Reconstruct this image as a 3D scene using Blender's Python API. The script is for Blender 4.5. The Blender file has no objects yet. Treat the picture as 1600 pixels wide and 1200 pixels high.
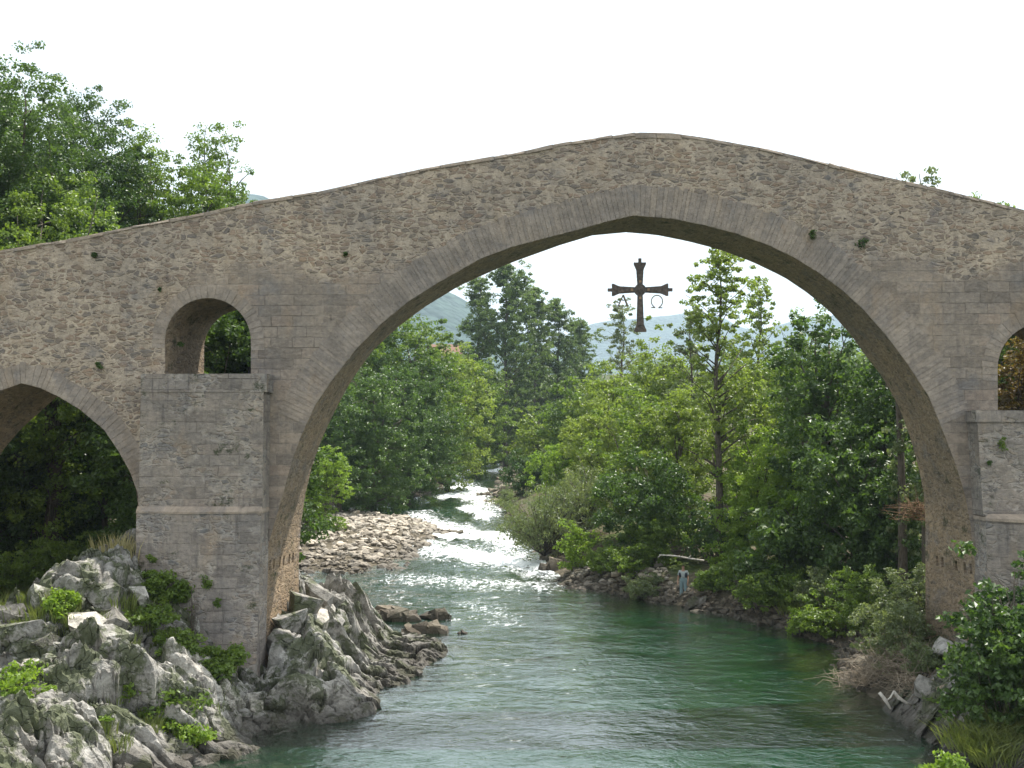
import bpy, bmesh, math, random
import numpy as np
from mathutils import Vector, Matrix, Quaternion
from mathutils.geometry import tessellate_polygon

random.seed(7)
RNG = np.random.default_rng(7)
R = math.radians
sc = bpy.context.scene
COL = sc.collection

# ------------------------------------------------------------------ camera, sky, sun, exposure
F_PX = 1677.0
cam_d = bpy.data.cameras.new('camera')
cam_d.sensor_width = 36.0
cam_d.lens = 36.0 * F_PX / 1600.0
cam_d.clip_start = 0.1
cam_d.clip_end = 12000.0
cam = bpy.data.objects.new('camera', cam_d)
COL.objects.link(cam)
PITCH, YAW = math.atan(75 / F_PX), math.atan(50 / F_PX)
cam.rotation_euler = (math.pi / 2 + PITCH, 0, YAW)
cam.location = (0, 0, 0)
sc.camera = cam
CAM_R = cam.rotation_euler.to_matrix()

SUN_AZ, SUN_EL = R(52), R(66)          # azimuth measured from +Y towards +X
world = bpy.data.worlds.new('World')
sc.world = world
world.use_nodes = True
wn, wl_ = world.node_tree.nodes, world.node_tree.links
wn.clear()
w_out = wn.new('ShaderNodeOutputWorld')
w_bg = wn.new('ShaderNodeBackground')
w_bg.inputs['Strength'].default_value = 0.13
w_sky = wn.new('ShaderNodeTexSky')
w_sky.sky_type = 'NISHITA'
w_sky.sun_disc = False
w_sky.sun_elevation = SUN_EL
w_sky.sun_rotation = SUN_AZ
w_sky.air_density = 1.0
w_sky.dust_density = 2.5
# thin bright cloud veil over the whole sky
w_tc = wn.new('ShaderNodeTexCoord')
w_map = wn.new('ShaderNodeMapping')
w_map.inputs['Scale'].default_value = (1.0, 1.0, 2.6)
w_no = wn.new('ShaderNodeTexNoise')
w_no.inputs['Scale'].default_value = 2.2
w_no.inputs['Detail'].default_value = 7
w_no.inputs['Roughness'].default_value = 0.55
w_rmp = wn.new('ShaderNodeValToRGB')
w_rmp.color_ramp.elements[0].position = 0.30
w_rmp.color_ramp.elements[0].color = (0.45, 0.45, 0.45, 1)
w_rmp.color_ramp.elements[1].position = 0.46
w_rmp.color_ramp.elements[1].color = (0.94, 0.94, 0.94, 1)
w_mix = wn.new('ShaderNodeMixRGB')
w_mix.inputs['Color2'].default_value = (5.7, 6.0, 6.2, 1)
wl_.new(w_tc.outputs['Generated'], w_map.inputs['Vector'])
wl_.new(w_map.outputs['Vector'], w_no.inputs['Vector'])
wl_.new(w_no.outputs['Fac'], w_rmp.inputs['Fac'])
wl_.new(w_rmp.outputs['Color'], w_mix.inputs['Fac'])
wl_.new(w_sky.outputs['Color'], w_mix.inputs['Color1'])
wl_.new(w_mix.outputs['Color'], w_bg.inputs['Color'])
wl_.new(w_bg.outputs['Background'], w_out.inputs['Surface'])

sun_dir = Vector((math.sin(SUN_AZ) * math.cos(SUN_EL), math.cos(SUN_AZ) * math.cos(SUN_EL), math.sin(SUN_EL)))
sun_d = bpy.data.lights.new('sun', 'SUN')
sun_d.energy = 5.0
sun_d.angle = R(0.55)
sun_d.color = (1.0, 0.95, 0.87)
sun = bpy.data.objects.new('sun', sun_d)
sun.rotation_mode = 'QUATERNION'
sun.rotation_quaternion = sun_dir.to_track_quat('Z', 'Y')
sun.location = (0, 0, 60)
COL.objects.link(sun)

sc.view_settings.view_transform = 'Standard'
sc.view_settings.look = 'None'
sc.view_settings.exposure = 0.98
sc.view_settings.gamma = 1.0
sc.cycles.max_bounces = 8
sc.cycles.diffuse_bounces = 3
sc.cycles.glossy_bounces = 3
sc.cycles.transmission_bounces = 4
sc.cycles.transparent_max_bounces = 8
sc.cycles.volume_bounces = 0

# ------------------------------------------------------------------ helpers
def ray(px, py):
    v = CAM_R @ Vector(((px - 800) / F_PX, -(py - 600) / F_PX, -1.0))
    return v
def P(px, py, d):
    """world point at forward distance y = d seen at photograph pixel (px, py)"""
    v = ray(px, py)
    return v * (d / v.y)
def WL(y):
    """water level along the river (the river climbs upstream)"""
    y = np.asarray(y, float)
    return -9.0 + 0.023 * np.clip(y - 68, 0, 125) + 0.0 * y
def W(px, py):
    v = ray(px, py); d = 60.0
    for _ in range(40):
        d = 0.5 * d + 0.5 * float(WL(d)) / (v.z / v.y)
    return (v.x / v.y * d, d)

def _h(ix, iy, iz, seed):
    n = (ix * 374761393 + iy * 668265263 + iz * 2147483647 + seed * 974634777) & 0xFFFFFFFF
    n = ((n ^ (n >> 13)) * 1274126177) & 0xFFFFFFFF
    n = n ^ (n >> 16)
    return (n & 0xFFFF) / 65535.0
def vnoise(x, y, z=0.0, seed=0):
    x, y, z = np.broadcast_arrays(np.asarray(x, float), np.asarray(y, float), np.asarray(z, float))
    xi, yi, zi = np.floor(x).astype(np.int64), np.floor(y).astype(np.int64), np.floor(z).astype(np.int64)
    fx, fy, fz = x - xi, y - yi, z - zi
    fx, fy, fz = [f * f * (3 - 2 * f) for f in (fx, fy, fz)]
    r = 0
    for a in (0, 1):
        for b in (0, 1):
            for c in (0, 1):
                w = (fx if a else 1 - fx) * (fy if b else 1 - fy) * (fz if c else 1 - fz)
                r = r + w * _h(xi + a, yi + b, zi + c, seed)
    return r * 2 - 1
def fbm(x, y, z=0.0, seed=0, oct=4):
    r, a, f = 0, 1.0, 1.0
    for i in range(oct):
        r = r + a * vnoise(np.asarray(x) * f, np.asarray(y) * f, np.asarray(z) * f, seed + i); a *= .5; f *= 2.03
    return r

def make_mesh(name, V, F, mat=None, smooth=False, uv=None, attrs=None):
    """V (n,3); F either an (m,k) array or a list of tuples"""
    me = bpy.data.meshes.new(name)
    V = np.asarray(V, np.float32).reshape(-1, 3)
    me.vertices.add(len(V)); me.vertices.foreach_set('co', V.ravel())
    if isinstance(F, np.ndarray):
        k = F.shape[1]; n = len(F)
        me.loops.add(n * k); me.polygons.add(n)
        me.loops.foreach_set('vertex_index', F.astype(np.int32).ravel())
        me.polygons.foreach_set('loop_start', np.arange(0, n * k, k, dtype=np.int32))
        me.polygons.foreach_set('loop_total', np.full(n, k, np.int32))
        li = F.ravel()
    else:
        tot = [len(f) for f in F]; li = np.array([i for f in F for i in f], np.int32)
        me.loops.add(len(li)); me.polygons.add(len(F))
        me.loops.foreach_set('vertex_index', li)
        me.polygons.foreach_set('loop_start', np.concatenate([[0], np.cumsum(tot)[:-1]]).astype(np.int32))
        me.polygons.foreach_set('loop_total', np.array(tot, np.int32))
    me.polygons.foreach_set('use_smooth', np.full(len(me.polygons), smooth))
    me.update(calc_edges=True)
    if uv is not None:                       # per-vertex uv
        l = me.uv_layers.new(name='uv')
        l.data.foreach_set('uv', np.asarray(uv, np.float32)[li].ravel())
    if attrs:
        for k_, a in attrs.items():          # per-vertex float
            at = me.attributes.new(k_, 'FLOAT', 'POINT')
            at.data.foreach_set('value', np.asarray(a, np.float32))
    me.validate(clean_customdata=False)
    if mat: me.materials.append(mat)
    return me
def tag(o, label=None, cat=None, group=None, kind=None):
    if label: o['label'] = label
    if cat: o['category'] = cat
    if group: o['group'] = group
    if kind: o['kind'] = kind
    return o
def obj(name, me, parent=None, loc=(0, 0, 0)):
    o = bpy.data.objects.new(name, me)
    COL.objects.link(o)
    o.location = loc
    if parent is not None: o.parent = parent
    return o
def part(name, V, F, mat, root, **k):
    """a part given in world coordinates under a root placed (unrotated) at root.location"""
    V = np.asarray(V, float).reshape(-1, 3) - np.array(root.location)
    return obj(name, make_mesh(name, V, F, mat, **k), root)
def empty(name, loc, label=None, cat=None, group=None, rz=0):
    o = bpy.data.objects.new(name, None); COL.objects.link(o)
    o.location = loc; o.rotation_euler = (0, 0, rz); o.empty_display_size = .3
    return tag(o, label, cat, group)
class MB:
    def __init__(s): s.V = []; s.F = []; s.A = []; s.U = []; s.n = 0
    def add(s, V, F, a=0.0, uv=None):
        V = np.asarray(V, float).reshape(-1, 3)
        s.V.append(V); s.F += [tuple(int(i) + s.n for i in f) for f in F]; s.A.append(np.full(len(V), a))
        s.U.append(np.asarray(uv, float) if uv is not None else V[:, [0, 2]]); s.n += len(V)
    def box(s, x0, x1, y0, y1, z0, z1, a=0.0):
        V = [(x, y, z) for x in (x0, x1) for y in (y0, y1) for z in (z0, z1)]
        s.add(V, [(0, 1, 3, 2), (4, 6, 7, 5), (0, 4, 5, 1), (2, 3, 7, 6), (0, 2, 6, 4), (1, 5, 7, 3)], a)
    def prism(s, poly, y0, y1, a=0.0):
        """poly = [(x,z)...] extruded from y0 to y1"""
        n = len(poly)
        V = [(x, y0, z) for x, z in poly] + [(x, y1, z) for x, z in poly]
        s.add(V, [tuple(range(n)), tuple(range(2 * n - 1, n - 1, -1))] + [(i, i + n, (i + 1) % n + n, (i + 1) % n) for i in range(n)], a)
    def tube(s, pts, rad, n=6, a=0.0):
        pts = [Vector(p) for p in pts]
        if not hasattr(rad, '__len__'): rad = [rad] * len(pts)
        V = []; F = []
        up = Vector((0.13, 0.21, 1)).normalized()
        for i, p in enumerate(pts):
            t = (pts[min(i + 1, len(pts) - 1)] - pts[max(i - 1, 0)])
            t = t.normalized() if t.length > 1e-9 else Vector((0, 0, 1))
            u = t.cross(up)
            if u.length < .05: u = t.cross(Vector((1, 0, 0)))
            u.normalize(); v = t.cross(u)
            for k in range(n):
                an = 2 * math.pi * k / n
                V.append(p + (u * math.cos(an) + v * math.sin(an)) * rad[i])
        for i in range(len(pts) - 1):
            for k in range(n):
                F.append((i * n + k, i * n + (k + 1) % n, (i + 1) * n + (k + 1) % n, (i + 1) * n + k))
        F.append(tuple(range(n))[::-1]); F.append(tuple((len(pts) - 1) * n + k for k in range(n)))
        s.add([tuple(v) for v in V], F, a)
    def mesh(s, name, mat, smooth=False):
        return make_mesh(name, np.concatenate(s.V), s.F, mat, smooth, uv=np.concatenate(s.U), attrs={'tint': np.concatenate(s.A)})
    def build(s, name, mat, root, smooth=False):
        return part(name, np.concatenate(s.V), s.F, mat, root, smooth=smooth, uv=np.concatenate(s.U), attrs={'tint': np.concatenate(s.A)})

# ------------------------------------------------------------------ materials
class NT:
    def __init__(s, name):
        s.m = bpy.data.materials.new(name); s.m.use_nodes = True
        s.t = s.m.node_tree; s.t.nodes.clear()
        s.out = s.t.nodes.new('ShaderNodeOutputMaterial')
    def n(s, typ, props=None, **ins):
        nd = s.t.nodes.new('ShaderNode' + typ)
        for k, v in (props or {}).items(): setattr(nd, k, v)
        for k, v in ins.items():
            k = k.replace('_', ' ')
            i = nd.inputs[int(k[1:])] if (k[0] == 'i' and k[1:].isdigit()) else nd.inputs[k]
            if isinstance(v, bpy.types.NodeSocket): s.t.links.new(v, i)
            else: i.default_value = v
        return nd
    def math(s, op, a, b=0.0, c=0.0, clamp=False):
        nd = s.n('Math', {'operation': op, 'use_clamp': clamp}, i0=a, i1=b)
        if op in ('MULTIPLY_ADD', 'SMOOTH_MIN', 'SMOOTH_MAX'):
            if isinstance(c, bpy.types.NodeSocket): s.t.links.new(c, nd.inputs[2])
            else: nd.inputs[2].default_value = c
        return nd.outputs[0]
    def mix(s, f, a, b, mode='MIX'):
        return s.n('MixRGB', {'blend_type': mode}, Fac=f, Color1=a if isinstance(a, bpy.types.NodeSocket) else (*a, 1), Color2=b if isinstance(b, bpy.types.NodeSocket) else (*b, 1)).outputs[0]
    def step(s, v, lo, hi, a=0.0, b=1.0):
        nd = s.n('MapRange', {'interpolation_type': 'SMOOTHSTEP'}, Value=v)
        for k, x in (('From Min', lo), ('From Max', hi), ('To Min', a), ('To Max', b)): nd.inputs[k].default_value = x
        return nd.outputs[0]
    def ramp(s, f, stops):
        nd = s.n('ValToRGB', Fac=f); cr = nd.color_ramp
        while len(cr.elements) < len(stops): cr.elements.new(0.5)
        for e, (p, c) in zip(cr.elements, stops): e.position = p; e.color = (*c, 1)
        return nd.outputs[0]
    def noise(s, vec, scale, detail=4, rough=.55, dist=0.0):
        return s.n('TexNoise', Vector=vec, Scale=scale, Detail=detail, Roughness=rough, Distortion=dist).outputs['Fac']
    def scale(s, vec, sx, sy, sz=1.0):
        return s.n('Mapping', Vector=vec, Scale=(sx, sy, sz)).outputs[0]
    def done(s, sh): s.t.links.new(sh, s.out.inputs['Surface']); return s.m

def masonry(name, base, rub_a, rub_b, ashlar='none', moss=0.0, bump=1.0, tone=1.0, streak=0.35):
    """ashlar: 'none' rubble only, 'all' squared blocks only, 'split' blocks in the spandrels below the rubble"""
    t = NT(name)
    uv = t.n('UVMap', {'uv_map': 'uv'}).outputs[0]
    oc = t.n('TexCoord').outputs['Object']
    wob = t.n('TexNoise', Vector=uv, Scale=1.6, Detail=3, Roughness=.6).outputs['Color']
    wv = t.n('VectorMath', {'operation': 'MULTIPLY_ADD'}, i0=wob, i1=(.42, .24, 0), i2=uv).outputs[0]
    wv2 = t.n('VectorMath', {'operation': 'MULTIPLY_ADD'}, i0=wob, i1=(.10, .07, 0), i2=uv).outputs[0]
    big = t.noise(uv, .28, 4, .6); mid = t.noise(uv, 1.3, 5, .65); fine = t.noise(uv, 9, 5, .7); grit = t.noise(uv, 32, 3, .7)
    # rubble
    rv = t.scale(wv, 3.3, 7.6)
    vc = t.n('TexVoronoi', {'feature': 'F1'}, Vector=rv, Scale=1.0, Randomness=.95)
    ve = t.n('TexVoronoi', {'feature': 'DISTANCE_TO_EDGE'}, Vector=rv, Scale=1.0, Randomness=.95).outputs['Distance']
    sep = t.n('SeparateColor', Color=vc.outputs['Color'])
    rnd, rnd2 = sep.outputs[0], sep.outputs[1]
    stone = t.ramp(rnd, [(0, rub_a), (.2, tuple(.6 * a + .4 * b for a, b in zip(rub_a, rub_b))), (.62, rub_b), (.85, base), (1, tuple(c * .55 for c in rub_a))])
    mortarw = t.math('MULTIPLY_ADD', mid, .26, -.05)
    gap = t.math('SUBTRACT', ve, mortarw)
    sm = t.step(gap, -.02, .07)
    keep = t.step(t.math('ADD', rnd2, t.math('MULTIPLY', big, .5)), .42, .56)       # some stones are plastered over
    sm = t.math('MULTIPLY', sm, keep)
    mort = t.mix(t.step(mid, .3, .7), base, tuple(c * 1.28 for c in base))
    rub = t.mix(t.math('MULTIPLY', sm, .78), mort, stone)
    crack = t.step(t.math('ABSOLUTE', t.math('ADD', gap, .005)), .0, .035, 1, 0)
    crack = t.math('MULTIPLY', crack, t.step(fine, .42, .62))
    rub = t.mix(t.math('MULTIPLY', crack, .65), rub, (.055, .045, .038))
    vf = t.n('TexVoronoi', {'feature': 'F1'}, Vector=t.scale(wv, 7.5, 15), Scale=1.0, Randomness=1.0)
    fr_ = t.n('SeparateColor', Color=vf.outputs['Color']).outputs[0]
    rub = t.mix(t.step(fr_, .0, 1.0, .0, .30), rub, t.ramp(fr_, [(0, (.10, .09, .085)), (.5, base), (.8, (.34, .27, .2)), (1, (.42, .37, .31))]))
    rub = t.mix(t.math('MULTIPLY', t.step(vf.outputs['Distance'], .62, .8), t.step(fine, .5, .6, 0, .8)), rub, (.06, .05, .042))
    rh = t.math('MULTIPLY_ADD', vf.outputs['Distance'], -.35, sm)
    # squared blocks
    bt = t.n('TexBrick', {'offset': .43, 'offset_frequency': 2, 'squash': 1.35, 'squash_frequency': 3}, Vector=wv2, Scale=1.0,
             Color1=(0, 0, 0, 1), Color2=(1, 1, 1, 1), Mortar=(.5, .5, .5, 1))
    bt.inputs['Mortar Size'].default_value = .014; bt.inputs['Mortar Smooth'].default_value = .35
    bt.inputs['Brick Width'].default_value = .74; bt.inputs['Row Height'].default_value = .36
    blk = t.ramp(bt.outputs['Color'], [(0, tuple(c * .48 for c in base)), (.35, tuple(c * .82 for c in base)), (.7, base), (1, tuple(.5 * (a + b) * 1.1 for a, b in zip(base, rub_b)))])
    blk = t.mix(.45, blk, t.ramp(mid, [(.25, (.115, .105, .108)), (.5, (.215, .185, .17)), (.75, (.30, .25, .21))]))
    jm = t.math('MULTIPLY', bt.outputs['Fac'], t.step(mid, .34, .54))
    jcol = t.mix(t.step(big, .42, .6), (.09, .075, .065), (.36, .32, .28))
    blk = t.mix(t.math('MULTIPLY', jm, .62), blk, jcol)
    bh = t.math('SUBTRACT', 1, jm)
    blk = t.mix(t.step(fr_, .0, 1.0, .0, .22), blk, t.ramp(fr_, [(0, (.10, .09, .085)), (.5, base), (1, (.42, .37, .31))]))
    if ashlar == 'mixed':
        mk_ = t.step(t.noise(uv, .9, 3, .6), .46, .56)
        col = t.mix(mk_, blk, rub); hgt = t.n('MixRGB', Fac=mk_, Color1=bh, Color2=rh).outputs[0]
    elif ashlar == 'plain': col, hgt = t.mix(t.step(mid, .3, .7), tuple(c * .8 for c in base), tuple(c * 1.15 for c in base)), t.math('MULTIPLY', mid, .5)
    elif ashlar == 'all': col, hgt = blk, bh
    elif ashlar == 'none': col, hgt = rub, rh
    else:
        sx = t.n('SeparateXYZ', Vector=uv); X, Z = sx.outputs[0], sx.outputs[1]
        nz = t.math('MULTIPLY', t.math('SUBTRACT', t.noise(uv, .6, 4, .6), .5), 3.4)
        m1 = t.step(t.math('ADD', Z, nz), 5.0, 5.9, 1, 0)
        m2 = t.step(t.math('ADD', X, nz), -12.6, -11.4)
        m = t.math('MULTIPLY', m1, m2)
        # a pale plastered field of small rubble right of the crown stays rubble
        col = t.mix(m, rub, blk)
        hgt = t.n('MixRGB', Fac=m, Color1=rh, Color2=bh).outputs[0]
    # weathering: bluish grey lichen, dark run-off streaks, ochre patches
    col = t.mix(t.math('MULTIPLY', t.step(t.noise(uv, .9, 6, .7), .5, .72), .5), col, (.17, .175, .19))
    col = t.mix(t.math('MULTIPLY', t.step(t.noise(t.scale(uv, .8, .35), 1.0, 5, .6), .55, .75), .5), col, (.33, .24, .155))
    stv = t.scale(uv, 2.6, .22)
    col = t.mix(t.math('MULTIPLY', t.step(t.noise(stv, 1.0, 6, .7), .52, .74), streak), col, (.085, .08, .082))
    col = t.mix(t.math('MULTIPLY', t.step(t.noise(t.scale(uv, 4.5, .5), 1.0, 5, .75), .62, .78), streak * .8), col, (.42, .40, .37))
    col = t.mix(t.math('MULTIPLY', t.step(t.noise(uv, 1.15, 4, .6), .68, .76), .6), col, (.05, .045, .042))
    col = t.mix(t.math('MULTIPLY', t.step(fine, .58, .8), .35), col, (.42, .38, .34))
    col = t.mix(t.math('MULTIPLY', t.step(t.noise(uv, 14, 3, .6), .6, .72), .45), col, (.06, .052, .045))
    if moss:
        mm = t.step(t.noise(uv, 1.1, 6, .75), .60 - .1 * moss, .68)
        col = t.mix(t.math('MULTIPLY', mm, .85), col, (.030, .045, .016))
    col = t.mix(1.0, col, t.ramp(t.noise(uv, 5.5, 4, .7), [(.3, (.78, .78, .79)), (.7, (1.2, 1.19, 1.17))]), 'MULTIPLY')
    col = t.mix(1.0, col, t.ramp(big, [(.25, (.72 * tone, .74 * tone, .78 * tone)), (.75, (1.22 * tone, 1.17 * tone, 1.1 * tone))]), 'MULTIPLY')
    tn = t.n('Attribute', {'attribute_name': 'tint'}).outputs['Fac']
    col = t.mix(1.0, col, t.ramp(tn, [(0, (1, 1, 1)), (.5, (.84, .85, .87)), (1, (1.16, 1.14, 1.1))]), 'MULTIPLY')
    h = t.math('MULTIPLY_ADD', hgt, .030, t.math('MULTIPLY_ADD', fine, .034, t.math('MULTIPLY', grit, .014)))
    h = t.math('MULTIPLY_ADD', mid, .09, h)
    bp = t.n('Bump', Strength=.95 * bump, Distance=1.0, Height=h)
    b = t.n('BsdfPrincipled', Base_Color=col, Roughness=.92, Normal=bp.outputs[0])
    b.inputs['Specular IOR Level'].default_value = .2
    return t.done(b.outputs[0])

WARM = (.365, .308, .246)
M_WALL = masonry('wall_masonry', WARM, (.105, .102, .105), (.262, .178, .125), 'split')
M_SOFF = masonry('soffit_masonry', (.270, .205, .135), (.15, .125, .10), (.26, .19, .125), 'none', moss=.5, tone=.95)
M_PIER = masonry('pier_masonry', (.295, .27, .242), (.115, .12, .13), (.27, .215, .165), 'mixed', moss=.3, streak=.9)
M_PIERR = masonry('pier_rubble', (.29, .262, .228), (.12, .125, .135), (.28, .22, .17), 'mixed', moss=.26, streak=.85)
M_VOUS = masonry('voussoir_stone', (.312, .268, .228), (.22, .2, .185), (.26, .22, .19), 'plain', bump=.8, streak=.25)
M_COPE = masonry('coping_stone', (.33, .275, .22), (.18, .165, .15), (.26, .22, .17), 'plain', bump=.9)

def rock_mat(name, lite, dark, moss, wet=False):
    t = NT(name)
    g = t.n('NewGeometry'); oc = g.outputs['Position']
    a = t.noise(oc, .9, 6, .65); b_ = t.noise(t.scale(oc, 2.2, 3.4, 2.6), 1.0, 6, .72, .5); c = t.noise(oc, 11, 4, .7)
    col = t.ramp(b_, [(.3, dark), (.5, tuple(.55 * (x + y) for x, y in zip(lite, dark))), (.68, lite)])
    tn = t.n('Attribute', {'attribute_name': 'tint'}).outputs['Fac']
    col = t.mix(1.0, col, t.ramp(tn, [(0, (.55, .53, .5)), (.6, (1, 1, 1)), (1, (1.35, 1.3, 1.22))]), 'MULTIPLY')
    col = t.mix(t.step(c, .58, .72, 0, .55), col, (.05, .048, .044))
    wr = t.n('VectorMath', {'operation': 'MULTIPLY_ADD'}, i0=t.n('TexNoise', Vector=oc, Scale=1.5, Detail=3).outputs['Color'], i1=(.5, .5, .5), i2=oc).outputs[0]
    ck = t.n('TexVoronoi', {'feature': 'DISTANCE_TO_EDGE'}, Vector=t.n('Mapping', Vector=wr, Rotation=(.5, .3, .5), Scale=(1.6, 4.2, 2.4)).outputs[0], Scale=1.0).outputs['Distance']
    ckm = t.math('MULTIPLY', t.step(ck, .0, .04, 1, 0), t.step(a, .42, .6))
    col = t.mix(t.math('MULTIPLY', ckm, .6), col, (.035, .032, .028))
    z = t.n('SeparateXYZ', Vector=oc).outputs[2]
    nz = t.n('SeparateXYZ', Vector=g.outputs['Normal']).outputs[2]
    mk = t.math('MULTIPLY', t.step(t.noise(oc, .9, 6, .72), .47, .56), moss)
    col = t.mix(mk, col, t.mix(c, (.03, .045, .014), (.085, .10, .03)))
    # dark wet tide band just above the river
    wetb = t.step(t.math('ADD', z, t.math('MULTIPLY', a, .9)), -8.6, -7.3, 1, 0)
    col = t.mix(t.math('MULTIPLY', wetb, .8), col, (.035, .028, .02))
    bp = t.n('Bump', Strength=.9, Distance=.12, Height=t.math('MULTIPLY_ADD', ckm, -.8, t.math('MULTIPLY_ADD', b_, .9, t.math('MULTIPLY', c, .4))))
    p = t.n('BsdfPrincipled', Base_Color=col, Roughness=.8, Normal=bp.outputs[0])
    p.inputs['Specular IOR Level'].default_value = .35
    return t.done(p.outputs[0])
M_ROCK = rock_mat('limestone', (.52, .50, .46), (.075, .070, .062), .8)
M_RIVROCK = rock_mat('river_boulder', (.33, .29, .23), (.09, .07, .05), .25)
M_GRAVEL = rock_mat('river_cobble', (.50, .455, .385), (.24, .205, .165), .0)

def leaf_mat(name, c1, c2, trans=.45, gloss=.45, hue_var=.35):
    """foliage: colour differs by leaf clump (tint) and tree (object random)"""
    t = NT(name)
    tn = t.n('Attribute', {'attribute_name': 'tint'}).outputs['Fac']
    oi = t.n('ObjectInfo').outputs['Random']
    f = t.math('MULTIPLY_ADD', oi, hue_var, t.math('MULTIPLY', tn, 1 - hue_var))
    col = t.mix(f, c1, c2)
    tcol = t.mix(1.0, col, (1.55, 1.6, .75), 'MULTIPLY')
    p = t.n('BsdfPrincipled', Base_Color=col, Roughness=.42)
    p.inputs['Specular IOR Level'].default_value = gloss
    tr = t.n('BsdfTranslucent', Color=tcol)
    mx = t.n('MixShader', i0=trans, i1=p.outputs[0], i2=tr.outputs[0])
    return t.done(mx.outputs[0])
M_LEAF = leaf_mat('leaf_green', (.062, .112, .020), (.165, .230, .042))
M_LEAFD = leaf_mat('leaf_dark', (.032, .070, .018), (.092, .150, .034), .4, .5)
M_LEAFY = leaf_mat('leaf_bright', (.115, .195, .028), (.200, .280, .045), .5)
M_LEAFO = leaf_mat('leaf_olive', (.105, .155, .030), (.205, .255, .060), .5, .5)
M_LEAFG = leaf_mat('leaf_greyish', (.100, .135, .065), (.170, .200, .100), .4)
M_LEAFB = leaf_mat('leaf_russet', (.120, .060, .025), (.150, .120, .040), .4)
M_LEAFF = leaf_mat('leaf_far', (.070, .112, .040), (.125, .175, .065), .45)
M_GRASS = leaf_mat('grass_blade', (.085, .13, .03), (.18, .20, .065), .4)
M_STRAW = leaf_mat('dry_grass', (.25, .22, .10), (.38, .33, .17), .3)

def simple(name, c1, c2, scale=4, rough=.9, spec=.2, stretch=(1, 1, 1), bump=.02):
    t = NT(name)
    oc = t.n('TexCoord').outputs['Object']
    f = t.noise(t.scale(oc, *stretch), scale, 6, .7)
    col = t.mix(t.step(f, .3, .7), c1, c2)
    bp = t.n('Bump', Strength=.8, Distance=bump, Height=f)
    p = t.n('BsdfPrincipled', Base_Color=col, Roughness=rough, Normal=bp.outputs[0])
    p.inputs['Specular IOR Level'].default_value = spec
    return t.done(p.outputs[0])
M_BARK = simple('bark', (.055, .045, .035), (.13, .11, .085), 6, stretch=(3, 3, .6))
M_DEAD = simple('dead_wood', (.14, .11, .075), (.34, .28, .21), 9, stretch=(1, 1, 1))
M_PALEWOOD = simple('driftwood', (.30, .27, .23), (.58, .54, .48), 7)
M_CREEP = simple('dead_creeper', (.09, .055, .03), (.20, .125, .07), 9)

# ------------------------------------------------------------------ river outline and ground
LEFT = [(-14, -30), (-13, 10), (-12, 22), (-10.6, 27), (-9.4, 29.8), W(430, 1140), W(540, 1112), W(600, 1066), W(650, 1042), W(695, 1020), W(690, 1004),
        (-6.0, 45.6), (-8.2, 47), (-10, 50), (-12.5, 56), (-16, 64), W(450, 880), W(500, 893), W(560, 893), W(610, 886), W(640, 862), W(668, 842),
        W(684, 830), W(655, 815), W(600, 808), W(540, 800), (-26, 110), (-27, 113), W(560, 790), W(610, 785), W(650, 776), W(680, 764), W(684, 750), W(690, 738), W(700, 732), (-18, 205), (-30, 225)]
RIGHT = [(-24, 232), (-8, 205), W(792, 733), W(790, 745), W(786, 760), W(776, 785), W(790, 806), W(822, 845), W(850, 880), W(890, 916), W(950, 926), W(1005, 934),
         W(1060, 946), W(1150, 961), W(1215, 975), W(1262, 992), W(1330, 1008), W(1318, 1040), W(1360, 1085), W(1430, 1135), W(1530, 1185), (13.2, 25), (14, 18), (14.5, 8), (15, -30)]
POLY = np.array([tuple(p) for p in LEFT + RIGHT], float)
def sdf(x, y):
    """signed distance to the river outline: negative in the water"""
    x = np.asarray(x, float); y = np.asarray(y, float)
    d = np.full(x.shape, 1e18); ins = np.zeros(x.shape, bool)
    n = len(POLY)
    for i in range(n):
        ax, ay = POLY[i]; bx, by = POLY[(i + 1) % n]
        ex, ey = bx - ax, by - ay
        t = np.clip(((x - ax) * ex + (y - ay) * ey) / (ex * ex + ey * ey), 0, 1)
        d = np.minimum(d, (x - ax - t * ex) ** 2 + (y - ay - t * ey) ** 2)
        c = (ay > y) != (by > y)
        with np.errstate(divide='ignore', invalid='ignore'):
            ins ^= c & (x < (bx - ax) * (y - ay) / (by - ay + 1e-12) + ax)
    return np.sqrt(d) * np.where(ins, -1, 1)
def sstep(a, b, v):
    t = np.clip((v - a) / (b - a), 0, 1); return t * t * (3 - 2 * t)
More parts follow.
